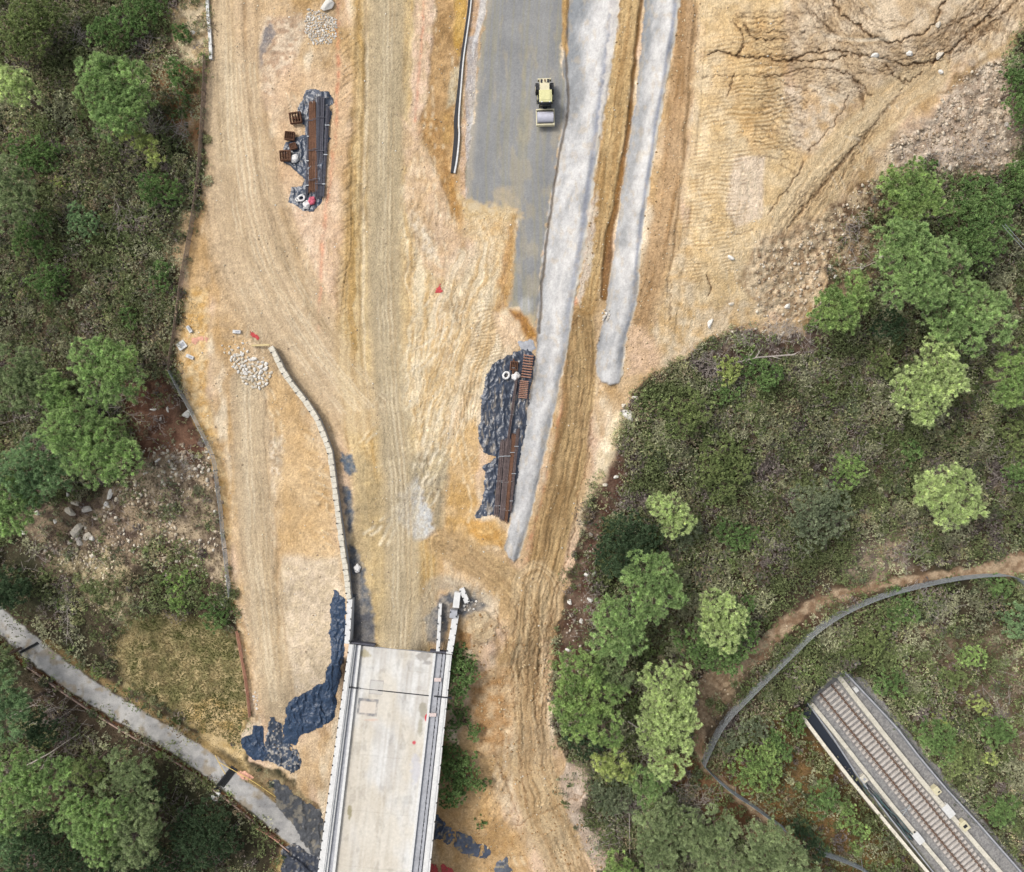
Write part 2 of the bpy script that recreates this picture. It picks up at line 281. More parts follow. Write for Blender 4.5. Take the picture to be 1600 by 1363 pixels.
# strips between and beside the shotcrete
track([(975,-400),(985,0),(965,150),(948,290),(930,400),(918,480)], [40,20,20,19,17,15], (196,166,114), (170,136,84), .95, 3, 60, seed=62, streak=2, ruts=.06)
track([(1020,-200),(1003,0),(990,120),(975,240),(958,340),(948,410),(944,465)], [3,3,3,3.5,5,7,6], (138,98,48), (112,84,44), .85, seed=63, soft=2, h=-.25)
track([(1090,-400),(1075,60),(1058,200),(1040,320),(1020,430),(1005,500)], [26,20,18,18,18,14], (190,156,112), (168,132,86), .92, 4, 60, seed=64, streak=2)
for k, (x, c) in enumerate([(1104,(150,122,80)),(1096,(216,190,150)),(1084,(140,112,74)),(1112,(222,200,165))]):
    track([(x+14,-300),(x,60),(x-12,200),(x-25,330),(x-38,440),(x-50,530)], 2.2, c, c, .7, seed=70+k, soft=2, ruts=.02, h=-.05 if c[0]<200 else 0)
# dozed apron with ripples, pale upper quarry, diagonal track
area([(1080,330),(1110,330),(1190,420),(1200,500),(1110,525),(1040,560),(1020,520),(1050,420)], (216,180,124), (228,206,170), .85, 14, seed=75)
area([(1105,-300),(1230,-300),(1225,120),(1250,260),(1200,360),(1180,470),(1090,480),(1070,300),(1090,150)], (220,188,134), (230,206,164), .85, 22, 12, 14, seed=76)
area([(1125,60),(1150,20),(1225,30),(1215,200),(1180,240),(1150,180)], (214,168,100), (224,190,134), .6, 18, 14, 14, seed=77)
area([(1225,-400),(1700,-400),(1620,0),(1575,80),(1500,90),(1440,130),(1370,140),(1290,180),(1235,120)], (222,200,168), (204,176,136), .92, 20, 10, 12, seed=78, sharp=1.8)
area([(1150,240),(1195,245),(1190,340),(1150,355),(1135,330),(1140,280)], (228,206,180), (222,200,172), .9, 10, 4, 4, seed=79)
area([(1225,130),(1300,150),(1330,180),(1280,240),(1240,230)], (224,204,176), (206,172,124), .8, 14, 8, 10, seed=80)
track([(1460,110),(1400,150),(1340,215),(1280,285),(1240,350),(1215,440)], [28,34,34,36,40,40], (208,178,130), (222,198,156), .8, 4, 70, seed=81, streak=2, warp=8)
s, u, v, m, D, L = line([(1380,180),(1340,240),(1300,310),(1255,380)], [18,24,26,26], 8, 8, 20, 3); rn = 0; r_ = np.sin(D*2*math.pi/5+1.2*fbm(u/30, v/30, 2, 2)); m = m*np.clip(.2+1.8*fbm(u/14, v/14, 3, 8), 0, 1); HD[s] += m*.035*r_; paint(s, m*np.clip(-r_, 0, 1), C(132,100,62), .55)
area([(1180,380),(1290,330),(1290,440),(1250,500),(1190,490),(1150,440)], (222,198,162), (170,142,108), .85, 7, 8, 12, seed=82, sharp=2)
s, u, v, m = reg([(1170,380),(1300,320),(1300,440),(1250,510),(1180,500)], 10, 10, 20, 9); HD[s] += m*.3*fbm(u/9, v/9, 4, 9)
area([(1280,330),(1345,290),(1375,270),(1370,330),(1320,420),(1290,430)], (214,190,152), (120,96,72), .85, 8, 8, 12, seed=83, sharp=2)
for (P, fr, am) in [([(1100,60),(1230,40),(1250,140),(1240,240),(1150,250),(1095,200)], 6.5, .03), ([(1085,220),(1165,220),(1165,420),(1060,450),(1060,330)], 6.2, .03)]:
    s, u, v, m = reg(P, 14, 8, 20, 5); ph = v+u*.12+9*fbm(u/50, v/40, 3, 6); n_ = vn(u/14, v/3.2, 3); r_ = np.sin(ph*2*math.pi/fr)*np.clip(.6+fbm(u/16, v/16, 2, 1), 0, 1)
    HD[s] += m*am*r_; paint(s, m*np.clip(-r_, 0, 1), C(156,122,70), .55); paint(s, m*np.clip(r_-.3, 0, 1), C(232,208,166), .5)
# broken grey rubble bank under the upper right trees
s, u, v, m = area([(1375,250),(1400,215),(1450,195),(1475,150),(1500,110),(1575,85),(1592,150),(1600,210),(1590,250),(1560,275),(1500,280),(1440,268)], (206,188,166), (160,140,118), .9, 9, 14, 20, seed=84, sharp=2)
HD[s] += m*(.55*fbm(u/14, v/14, 5, 9)+.1)
area([(1450,150),(1530,95),(1590,60),(1560,90),(1480,150)], (196,160,96), (150,118,70), .6, 9, 7, 12, seed=85)
# erosion cracks and rills
CR = [([(1298,-10),(1312,22),(1340,40),(1365,58),(1388,68),(1420,62),(1440,55),(1462,35),(1468,15),(1480,-10)], 1.7), ([(1105,86),(1123,79),(1149,87),(1160,74)], 1.5),
 ([(1149,87),(1193,91),(1215,94),(1235,95),(1255,86),(1280,82),(1311,78),(1332,84),(1364,88),(1391,97),(1411,104),(1432,103),(1461,94),(1482,84),(1508,56),(1530,38),(1546,23),(1570,-5)], 1.5),
 ([(1235,95),(1262,97),(1280,93),(1300,95),(1320,88)], 1.5), ([(1200,118),(1226,116),(1240,108),(1256,106),(1303,109),(1329,117),(1347,132),(1360,150)], 1.1), ([(1385,98),(1392,112),(1410,130),(1425,125),(1440,115)], 1.2),
 ([(1262,238),(1300,200),(1323,161),(1326,150)], 1), ([(1200,335),(1215,312),(1235,290),(1256,256)], 1.1), ([(1165,40),(1170,52),(1180,60),(1205,62),(1230,62)], 1.2), ([(1145,118),(1142,135),(1135,150)], 1), ([(1100,122),(1125,118),(1145,120),(1165,120),(1200,118)], .9),
 ([(1160,74),(1163,55),(1150,45),(1148,35)], 1), ([(1545,0),(1520,22),(1480,40),(1465,50)], 1), ([(1590,0),(1560,30),(1530,55),(1500,80)], 1), ([(1350,8),(1362,24),(1385,36),(1400,34)], .9), ([(1330,0),(1350,20),(1372,40),(1392,45),(1420,40),(1440,20)], .9), ([(1137,370),(1150,365),(1175,362)], .8),
 ([(1040,440),(1048,470),(1046,500),(1048,440)], .9), ([(1105,430),(1112,450),(1108,460)], 1.2)]
r_ = random.Random(5)
for k in range(22):
    y = 16+k*4+r_.uniform(-3, 3); CR.append(([(1160+r_.uniform(-15, 30), y), (1200, y+r_.uniform(-4, 4)), (1240+r_.uniform(-5, 50), y+r_.uniform(-8, 4))], .75))
for k in range(14):
    y = 125+k*9+r_.uniform(-3, 3); x0 = 1160+r_.uniform(0, 40); CR.append(([(x0, y-4), (1210, y+2), (1240, y+12+k), (1268-k*2, y+24)], .9))
for k in range(10):
    y = 100+k*4; CR.append(([(1250+r_.uniform(-20, 10), y+12), (1290, y+6), (1330+k*2, y+14), (1350, y+40)], .7))
for k in range(12):
    t = k/11; CR.append(([(1440+t*150, 105+r_.uniform(-12, 12)-t*50), (1470+t*130, 60-t*40), (1520+t*110, -10)], .8))
for k in range(9):
    a0 = 20+k*7; CR.append(([(1240+k*8, a0-25), (1265+k*8, a0+r_.uniform(-6, 6)), (1300+k*6, a0+10)], .6))
for k in range(10):
    x = 1250+k*14; CR.append(([(x, 300-k*12), (x-25, 335-k*12), (x-60+r_.uniform(-6, 6), 385-k*12)], .8))
for k in range(16):
    t = k*6.5; CR.append(([(1340-t*.9, -10), (1352-t*.7, 30+t*.25), (1395-t*.6, 72+t*.45), (1440-t*.3, 66+t*.5), (1490, 30+t*.6), (1530+t*.5, -5+t*.3)], .65 if k % 3 else .9))
for k in range(14):
    CR.append(([(1420-k*11, 130+k*13), (1385-k*11, 172+k*13), (1340-k*11+r_.uniform(-5, 5), 215+k*14)], .6))
for k in range(12):
    x = 800+k*5.5+r_.uniform(-3, 3); y0 = 950+r_.uniform(0, 90); CR.append(([(x+20, y0), (x+8, y0+60), (x+10+r_.uniform(-8, 8), y0+130)], .8))
for k, (P, wd) in enumerate(CR):
    s, u, v, m, D, L = line(P, wd*.85, 1.1, 6, 7, 90+k, 0); HD[s] -= .13*m*wd; paint(s, m, C(62,44,30), .92 if wd > .95 else .5)
    s, u, v, m, D, L = line(P, wd*2.6, 3, 6, 7, 90+k, 0); paint(s, m, C(168,134,90), .3 if wd > .95 else .12)
# excavated slot left of the new road
area([(690,-100),(738,-100),(726,80),(716,170),(706,260),(722,330),(712,345),(690,290),(662,225),(656,190),(668,150),(672,100)], (170,134,84), (196,158,104), .92, 11, 4, 5, seed=86, h=-.15)
area([(712,-50),(735,-50),(722,60),(715,90),(708,60)], (196,152,60), (206,168,92), .85, 9, 4, 6, seed=87)
area([(707,110),(722,100),(716,160),(698,170)], (206,192,160), (190,170,130), .8, 6, 4, 4, seed=88)
area([(690,180),(712,165),(706,230),(694,225)], (204,164,96), (180,140,84), .7, 6, 7, 8, seed=89)
area([(656,180),(680,178),(690,225),(712,270),(722,330),(708,320),(680,240),(655,210)], (168,122,62), (196,156,98), .6, 6, 9, 9, seed=90)
area([(690,280),(722,265),(725,330),(728,345),(720,370),(705,330)], (198,148,74), (170,124,60), .6, 6, 9, 9, seed=91)
area([(738,-50),(765,-50),(745,80),(735,160),(728,330),(718,300),(722,200),(728,110)], (208,178,150), (196,160,120), .9, 8, 2, 3, seed=92)
area([(730,60),(748,55),(742,150),(735,260),(728,330),(727,200)], (172,176,182), (186,182,178), .7, 8, 2, 3, seed=93)
area([(752,-20),(766,-20),(757,30),(744,70),(740,95),(738,80),(745,40)], (222,220,216), (206,204,204), .8, 8, 2, 3, seed=94)
# ---- churned texture over all the bare soil: crossing tyre marks, scrapes and clods
qt = random.Random(12)
def marks(n, xr, yr, dx, dy, L, seed, cols=((232,216,184),(168,140,98),(190,160,116)), k=.4, gap=5.5):
    for i in range(n):
        x = qt.uniform(*xr); y = qt.uniform(*yr); l = qt.uniform(*L); a = qt.uniform(*dx); c = a+qt.uniform(*dy); P = [(x, y), (x+l*.5*math.sin(a), y+l*.5*math.cos(a)), (x+l*.5*math.sin(a)+l*.5*math.sin(c), y+l*.5*math.cos(a)+l*.5*math.cos(c))]
        col = C(*qt.choice(cols)); w_ = qt.uniform(1.0, 2.4)
        for o_ in ((0, gap*2.2) if qt.random() < .6 else (0,)):
            s, u, v, m, D, Ls = line([(p[0]+o_, p[1]) for p in P], w_, 1.8, 3, 16, seed+i, 2); m = m*np.clip(.5+1.3*vn(Ls/9, D*0+i, 3), 0, 1); paint(s, m, col, k); HD[s] -= .03*m
marks(46, (560,760), (260,820), (-.5,.35), (-.5,.4), (60,190), 200)
marks(26, (640,790), (400,720), (-.75,-.1), (-.4,.3), (80,220), 260, ((238,224,196),(228,208,168)), .5)
marks(26, (340,520), (60,560), (-.1,.5), (-.3,.3), (60,180), 300)
marks(22, (360,440), (640,1080), (-.05,.15), (-.1,.1), (50,150), 330)
marks(34, (690,880), (860,1340), (-.6,.5), (-.5,.5), (40,130), 360)
marks(26, (640,720), (20,420), (-.15,.15), (-.3,.3), (30,110), 400)
marks(30, (1060,1260), (150,520), (-.3,.2), (-.4,.4), (40,140), 430)
marks(30, (1230,1560), (-20,260), (.5,1.6), (-.5,.5), (30,110), 470, ((236,220,192),(150,120,84),(190,164,124)), .45)
HAULM = np.zeros((NY, NX), f4)
for P, wd, hc in [([(608,-400),(603,150),(600,350),(602,500),(613,650),(626,760),(630,900),(624,1012)], 24, (180,164,132)), ([(362,100),(372,250),(392,380),(440,480),(500,570),(560,640)], [34,44,60,60,50,36], (208,186,152)), ([(388,600),(392,700),(400,820),(410,920),(422,1020),(435,1095)], 24, (202,182,148)), ([(345,-100),(348,90),(355,250)], 16, (212,190,154))]:
    s, u, v, m, D, L = line(P, wd, 13, 9, 30, 9); HAULM[s] = np.maximum(HAULM[s], m); c2 = A[s]; kb = .75 if wd == 24 else .55; c3 = c2*(1-kb)+C(*hc)*kb*(1+.10*vn(D/6, L/200, 4)+.05*vn(D/2.2, L/120, 5))[..., None]; A[s] = c2+(c3-c2)*(m*.75)[..., None]; HD[s] *= (1-.5*m)
    q_ = random.Random(int(P[0][0]))
    for k in range(5 if wd == 24 or wd == 16 else 11):
        o_ = q_.uniform(-.85, .85)*(max(wd) if np.ndim(wd) else wd); cc_ = C(*q_.choice(((228,210,176),(236,220,190),(168,144,104),(186,160,118)))); P2 = [(p[0]+o_*(.6+.4*i/len(P)), p[1]-o_*.25*(i/len(P))) for i, p in enumerate(P)]
        for g_ in (0, 7): s2, u2, v2, m2, D2, L2 = line([(p[0]+g_, p[1]) for p in P2], 1.3, 1.8, 3, 30, 600+k); paint(s2, m2*np.clip(.55+.9*vn(L2/60, D2*0+k, 3), 0, 1), cc_, .42); HD[s2] -= .02*m2
u, v = U, V
th = 1.2*fbm(u/130, v/130, 2, 3); ct, st_ = np.cos(th), np.sin(th)
scr = vn((u*ct+v*st_)/2.3, (v*ct-u*st_)/34, 6)*.5+vn((u*ct-v*st_)/3.6, (v*ct+u*st_)/60, 7)*.5
cl = fbm(u/3.4, v/3.4, 3, 9); pat = fbm(u/14, v/20, 4, 11)
ns = np.clip(.11*scr*(1+pat)+.16*cl+.14*pat, -.4, .35)*SITEM*(1-.72*HAULM)
A *= (1+ns)[..., None]
lum = A.mean(-1, keepdims=True); t_ = A*.84+lum*np.array([.19,.165,.135], f4); mn = C(206,182,138); t_ = np.clip((mn+(t_-mn)*1.12)*np.array([1.10,1.10,1.09], f4), .02, .9); A[:] = A+(t_-A)*SITEM[..., None]
HD += SITEM*(1-.7*HAULM)*(.035*cl+.02*scr)
cr = ss(.10, .02, np.abs(fbm(u/26, v/26, 4, 14)))*ss(.0, .5, fbm(u/70, v/70, 2, 6)); A *= (1-.16*cr*SITEM)[..., None]
# ---- asphalt lane
ROAD = [(768,-400),(764,0),(756,40),(748,90),(742,160),(735,230),(729,270),(728,326),(745,330),(766,333),(790,326),(808,330),(803,400),(800,440),(793,480),(812,482),(830,500),(836,510),(842,470),(848,400),(857,330),(868,260),(879,200),(888,160),(885,135),(877,100),(878,60),(879,0),(895,-400)]
sR, u, v, MR = reg(ROAD, 2.5, 6, 9, 31); D, L = lcoord(u, v, [(830,-400),(825,0),(810,250),(818,500)])
n = .3*vn(D/9, L/220, 3)+.15*vn(D/2.5, L/90, 5)+.5*fbm(u/30, v/40, 4, 6)+.5*fbm(u/2.5, v/2.5, 2, 8)
ac = mix(np.broadcast_to(C(156,156,155), u.shape+(3,)), np.broadcast_to(C(138,139,140), u.shape+(3,)), np.clip(.5+n, 0, 1))
dust = ss(.1, .5, fbm(u/9, v/30, 4, 8)+.5*ss(30, 0, np.abs(D-8-6*vn(L/40, 0*L, 4)))*ss(80, 300, v)-.12)
ac = mix(ac, np.broadcast_to(C(186,172,140), u.shape+(3,)), dust*.35)
rg_ = ss(-14, 6, v-322+14*fbm(u/9, v/16, 4, 3)+ss(795, 810, u)*-60)*ss(806, 790, u)+ss(468, 510, v+16*fbm(u/8, v/10, 4, 5))
ac = mix(ac, np.broadcast_to(C(202,182,146), u.shape+(3,)), np.clip(rg_*(.55+1.2*fbm(u/4, v/16, 3, 6)), 0, .95))
ac = mix(ac, np.broadcast_to(C(188,176,152), u.shape+(3,)), ss(12, 0, u-np.interp(v, [0,90,230,330], [764,748,735,728]))*.5)
ac = mix(ac, np.broadcast_to(C(196,198,200), u.shape+(3,)), ss(14, 4, np.hypot((u-822), (v-478)*.7))*.7)
ac = mix(ac, np.broadcast_to(C(158,152,118), u.shape+(3,)), ss(.1, .5, vn(D/3, L/150, 9))*.35)
A[sR] = mix(A[sR], ac, MR); HD[sR] *= (1-MR); HD[sR] += .03*MR*fbm(u/40, v/60, 2, 3)
area([(716,296),(742,318),(775,322),(812,328),(815,345),(735,345),(718,330)], (208,180,132), (226,204,166), .85, 5, 6, 9, 9, seed=106)
area([(796,335),(806,335),(805,400),(800,450),(792,480),(786,470),(796,400)], (204,168,112), (184,144,88), .7, 5, 4, 5, 9, seed=107)
area([(770,300),(800,290),(806,325),(780,328)], (196,178,142), (214,192,154), .5, 5, 7, 10, 9, seed=108)
# ---- shotcrete slopes
def shot(l, r, top, end, seed, pale):
    k = [i for i in range(len(yv)) if yv[i] <= end]
    P = [(l[i]-(4 if seed else 0), yv[i]) for i in k]+top+[(r[i], yv[i]) for i in reversed(k)]
    s, u, v, m = reg(P, 1.5, 3, 9, seed)
    q = (u-np.interp(v, yv, l))/(np.interp(v, yv, r)-np.interp(v, yv, l))
    n = fbm(u/16+.25*v/16, v/45, 4, seed); n2 = vn((u*.9+v*.55)/13, (v-u)/70, seed+2)
    c = mix(np.broadcast_to(C(166,167,168), u.shape+(3,)), np.broadcast_to(C(204,203,202), u.shape+(3,)), np.clip(.45+1.2*n+.5*n2, 0, 1))
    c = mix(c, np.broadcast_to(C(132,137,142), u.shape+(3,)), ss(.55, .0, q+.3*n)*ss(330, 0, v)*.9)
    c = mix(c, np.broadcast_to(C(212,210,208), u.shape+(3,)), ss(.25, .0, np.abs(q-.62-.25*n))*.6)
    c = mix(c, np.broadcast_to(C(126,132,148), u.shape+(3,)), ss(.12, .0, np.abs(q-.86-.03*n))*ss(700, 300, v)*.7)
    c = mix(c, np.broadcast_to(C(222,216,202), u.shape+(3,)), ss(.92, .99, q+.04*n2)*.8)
    c = c*(1+.16*fbm(u/3, v/5, 3, seed+4)+.12*fbm(u/9, v/14, 3, seed+6))[..., None]; c = mix(c, np.broadcast_to(C(196,176,142), u.shape+(3,)), np.clip(ss(.12, .5, fbm(u/6, v/12, 4, seed+8)+.35*ss(.8, 1, q)+.3*ss(.14, 0, q)), 0, 1)*.28)
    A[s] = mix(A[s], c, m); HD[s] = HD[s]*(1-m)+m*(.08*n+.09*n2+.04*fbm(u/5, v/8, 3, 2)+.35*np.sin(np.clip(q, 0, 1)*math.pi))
    return s, m
yv0 = yv
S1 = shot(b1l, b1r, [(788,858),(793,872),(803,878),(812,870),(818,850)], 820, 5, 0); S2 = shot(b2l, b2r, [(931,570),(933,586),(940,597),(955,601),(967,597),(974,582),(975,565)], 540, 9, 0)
s, u, v, m, D, L = line([(895,-200),(886,60),(884,100),(890,160),(880,215),(866,290),(855,370),(847,440),(843,520)], 1.8, 1.4, 2, 12, 8, 1); paint(s, m, C(92,78,62), .8); HD[s] -= .12*m
area([(880,-60),(893,-60),(885,50),(888,80),(884,90),(878,70),(879,0)], (196,160,104), (176,140,90), .9, 5, 2, 3, seed=95)
area([(955,-20),(972,-20),(958,80),(944,180),(938,220),(934,200),(946,100)], (228,222,212), (206,200,196), .75, 5, 3, 6, 8, 96)
area([(920,330),(934,300),(924,420),(906,480),(900,470),(912,400)], (226,216,200), (206,190,176), .75, 5, 3, 6, 8, 97)
# ---- old paved lane lower left, drain slots, edge
PATHC = [(-300,720),(10,978),(60,1022),(120,1066),(200,1118),(280,1162),(340,1205),(400,1252),(470,1312),(560,1395),(620,1500)]
sP, u, v, MP, D, L = line(PATHC, 17, 1.5, 4, 12, 4, 1)
c = mott(u, v, (160,159,158), (188,186,182), 9, 3, 5, 1.3)
c = mix(c, np.broadcast_to(C(92,80,60), u.shape+(3,)), ss(.3, .5, fbm(u/5, v/5, 3, 6)-.22+.62*ss(6, 0, np.abs(D+1))*ss(520, 300, L))*.6)
c = mix(c, np.broadcast_to(C(150,132,100), u.shape+(3,)), ss(.15, .5, fbm(u/14, v/14, 3, 9))*.6)
A[sP] = mix(A[sP], c, MP); HD[sP] *= (1-MP)
off = lambda P, d: [(a[0]-(b[1]-a[1])/math.hypot(b[0]-a[0], b[1]-a[1])*d, a[1]+(b[0]-a[0])/math.hypot(b[0]-a[0], b[1]-a[1])*d) for a, b in zip(P[:-1], P[1:])]
track(off(PATHC, 24)[1:], 4, (110,76,52), (88,62,44), .9, seed=98, soft=2, h=-.3, sm=1)
track(off(PATHC, -24)[2:], 5, (170,145,100), (120,100,66), .8, seed=99, soft=4, sm=1)
# ---- worn dirt track along the wire fence on the right
DT = [(1700,850),(1600,880),(1572,886),(1520,893),(1450,902),(1380,914),(1320,926),(1265,948),(1222,980),(1190,1020),(1165,1040),(1120,1060),(1095,1085),(1088,1140),(1098,1195),(1135,1235),(1190,1275),(1250,1318)]
sD, u, v, MD, D, L = line(DT, [22,22,18,7,6,6,7,9,12,14,11,17,12,9,7,7,7,6], 3, 7, 14, 5, 1)
A[sD] = mix(A[sD], mott(u, v, (198,174,144), (150,122,96), 9, 5, 5, 1.6), MD*.9); HD[sD] *= (1-MD*.7)
area([(1095,1060),(1165,1050),(1150,1085),(1125,1120),(1098,1150),(1080,1120)], (124,102,80), (176,154,126), .8, 4, 4, 7, seed=101)
# ---- ballast in the cutting
BAL = [(1262,1098),(1308,1046),(1350,1060),(1450,1180),(1560,1310),(1640,1400),(1900,1700),(1700,1800),(1600,1560),(1450,1375),(1330,1225),(1256,1125)]
sB, u, v, MB_ = reg(BAL, 1.5, 1, 10, 3)
D, L = lcoord(u, v, [(1286,1072),(1521,1359),(2300,2310)])
bc = mott(u, v, (136,135,135), (168,166,163), 2.2, 4, 3, 1.6)
bc = mix(bc, np.broadcast_to(C(150,140,132), bc.shape), ss(26, 14, np.abs(D))*.25)
bc = mix(bc, mott(u, v, (150,145,120), (110,108,84), 8, 3), ss(-44, -50, D)*.8)
A[sB] = mix(A[sB], bc, MB_); HD[sB] = HD[sB]*(1-MB_)+MB_*.05*fbm(u/2.2, v/2.2, 2, 3)
H = (HB+HD).astype(f4)
# ground under the bridge starts behind the abutment
UB = ss(1026, 1034, V)*ss(530, 560, U+.12*(V-1010))*ss(712, 690, U+.10*(V-1010)); H = H*(1-UB)+np.minimum(H, -4.5)*UB
# under-tarp hummocks
for (x, y, rx, ry, h) in [(520,1120,60,45,.2), (790,690,45,130,.12), (487,235,35,95,.08)]: H += h*np.exp(-((U-x)/rx)**2-((V-y)/ry)**2)
def hz(x, y): return float(bil(H, GU, GV, np.array([x], f4), np.array([y], f4))[0])
def hza(x, y): return bil(H, GU, GV, np.asarray(x, f4), np.asarray(y, f4))
def W(x, y, z=0.0):
    k = (1-z/CH)/PPM; return Vector(((x-800)*k, (681.5-y)*k, z))
def G(x, y, dz=0.0):                # the ground point seen at (x, y) in the photo, dz above it
    z = hz(x, y); p = W(x, y, z); p.z += dz; return p
def Gz(x, y, dz): return W(x, y, hz(x, y)+dz)       # a point dz above ground that is seen at (x, y)
# ---------------------------------------------------------------- materials
MATS = {}
def mat(name, col=None, rough=.8, attr=False, noise=None, bump=None, metal=0, spec=.3, trans=0, n2=None):
    if name in MATS: return MATS[name]
    m = bpy.data.materials.new(name); m.use_nodes = True; n = m.node_tree.nodes; L = m.node_tree.links; p = n['Principled BSDF']
    p.inputs['Roughness'].default_value = rough; p.inputs['Metallic'].default_value = metal; p.inputs['Specular IOR Level'].default_value = spec
    tc = n.new('ShaderNodeTexCoord')
    if attr: a = n.new('ShaderNodeAttribute'); a.attribute_name = 'Col'; src = a.outputs['Color']
    else: a = n.new('ShaderNodeRGB'); a.outputs[0].default_value = (*col, 1); src = a.outputs[0]
    for q in (noise, n2):
        if not q: continue
        sc, amt = q; t = n.new('ShaderNodeTexNoise'); t.inputs['Scale'].default_value = sc; t.inputs['Detail'].default_value = 5; t.inputs['Roughness'].default_value = .65
        L.new(tc.outputs['Object'], t.inputs['Vector'])
        r = n.new('ShaderNodeMapRange'); r.inputs['From Min'].default_value = .3; r.inputs['From Max'].default_value = .7; r.inputs['To Min'].default_value = 1-amt; r.inputs['To Max'].default_value = 1+amt
        L.new(t.outputs['Fac'], r.inputs['Value']); v = n.new('ShaderNodeVectorMath'); v.operation = 'SCALE'; L.new(src, v.inputs[0]); L.new(r.outputs[0], v.inputs['Scale']); src = v.outputs[0]
    L.new(src, p.inputs['Base Color'])
    if bump:
        t = n.new('ShaderNodeTexNoise'); t.inputs['Scale'].default_value = bump[0]; t.inputs['Detail'].default_value = 6; L.new(tc.outputs['Object'], t.inputs['Vector'])
        b = n.new('ShaderNodeBump'); b.inputs['Strength'].default_value = bump[1]; b.inputs['Distance'].default_value = bump[2]; L.new(t.outputs['Fac'], b.inputs['Height']); L.new(b.outputs[0], p.inputs['Normal'])
    if trans:
        o = n['Material Output']; tr = n.new('ShaderNodeBsdfTranslucent'); L.new(src, tr.inputs['Color']); mx = n.new('ShaderNodeMixShader'); mx.inputs[0].default_value = trans
        L.new(p.outputs[0], mx.inputs[1]); L.new(tr.outputs[0], mx.inputs[2]); L.new(mx.outputs[0], o.inputs['Surface'])
    MATS[name] = m; return m
c_ = lambda r, g, b: tuple(float(x) for x in C(r, g, b))
M_soil = mat('soil', attr=True, rough=.95, noise=(4.6, .24), n2=(1.4, .14), bump=(5, 1.0, .14), spec=.15)
M_asph = mat('fresh_asphalt', attr=True, rough=.85, noise=(6, .16), n2=(.5, .06), bump=(14, .3, .03), spec=.3)
M_shot = mat('shotcrete', attr=True, rough=.8, noise=(5, .14), n2=(1.0, .10), bump=(3, .8, .1), spec=.3)
M_lane = mat('old_asphalt', attr=True, rough=.9, noise=(6, .14), bump=(9, .4, .04))
M_ball = mat('ballast_stone', attr=True, rough=.95, noise=(9, .3), bump=(9, .8, .1))
M_leaf = mat('leaf', attr=True, rough=.75, spec=.2, trans=.4)
M_conc = mat('concrete', c_(212,212,208), .85, noise=(2.5, .12), n2=(.7, .10), bump=(12, .3, .02))
M_concw = mat('pale_concrete', c_(230,230,228), .85, noise=(2.5, .12), n2=(9, .08), bump=(12, .3, .02))
M_concg = mat('grey_concrete', c_(178,180,186), .85, noise=(2.5, .16), n2=(.6, .10), bump=(12, .3, .02))
M_deck = mat('deck_concrete', attr=True, rough=.85, noise=(3, .06), n2=(11, .05), bump=(14, .3, .02))
M_block = mat('cast_block', c_(222,216,200), .9, noise=(2, .18), n2=(8, .12), bump=(9, .4, .03))
M_rust = mat('rust', c_(124,90,70), .9, noise=(6, .35), n2=(1.2, .2))
M_steel = mat('dark_steel', c_(92,92,102), .6, noise=(5, .3), metal=.3)
M_galv = mat('galvanised', c_(190,196,200), .5, noise=(4, .15), metal=.4)
M_tarp = mat('tarpaulin', c_(46,60,80), .4, noise=(2.0, .35), n2=(7, .25), bump=(4, .8, .1), spec=.5)
M_tarpg = mat('dusty_tarpaulin', attr=True, rough=.32, noise=(3.0, .2), bump=(2.2, .7, .16), spec=.5)
M_black = mat('black_plastic', c_(46,48,54), .6, noise=(3, .3))
M_rub = mat('rubber', c_(44,44,44), .85, noise=(8, .2))
M_white = mat('white_bag', c_(240,238,236), .8, noise=(4, .1), bump=(8, .6, .05))
M_red = mat('red_cloth', c_(200,84,84), .8, noise=(5, .25))
M_cream = mat('cream_paint', c_(228,220,186), .5, noise=(3, .1), n2=(11, .06))
M_yel = mat('faded_yellow_paint', c_(228,224,168), .6, noise=(3, .1), n2=(11, .08))
M_drum = mat('drum_steel', c_(214,214,226), .4, noise=(3, .1), metal=.15)
M_glass = mat('glass', c_(40,48,56), .15, spec=.6)
M_trunk = mat('bark', c_(122,104,92), .95, noise=(5, .3), bump=(10, .6, .03))
M_dead = mat('dead_wood', c_(186,176,168), .95, noise=(6, .2))
M_rock = mat('pale_rock', c_(224,214,196), .9, noise=(1.5, .16), n2=(6, .14), bump=(6, .6, .06))
M_rockw = mat('white_rock', c_(240,236,228), .9, noise=(2, .12), bump=(6, .6, .06))
M_rockg = mat('grey_rock', c_(208,200,188), .9, noise=(1.5, .2), n2=(6, .14), bump=(6, .6, .06))
M_rockd = mat('weathered_rock', c_(168,160,146), .95, noise=(1.5, .35), n2=(6, .2), bump=(6, .8, .06))
M_sleep = mat('sleeper_concrete', c_(206,198,190), .9, noise=(1.1, .2), n2=(14, .1))
M_rail = mat('rail_steel', c_(128,98,80), .6, noise=(5, .2), metal=.2)
M_water = mat('dark_water', c_(42,48,58), .12, spec=.6)
M_wood = mat('grey_timber', c_(150,132,118), .9, noise=(4, .25))
M_orange = mat('orange_net', c_(228,172,146), .8, noise=(4, .2))
M_pebble = mat('pebbles', attr=True, rough=.9, noise=(7, .15))
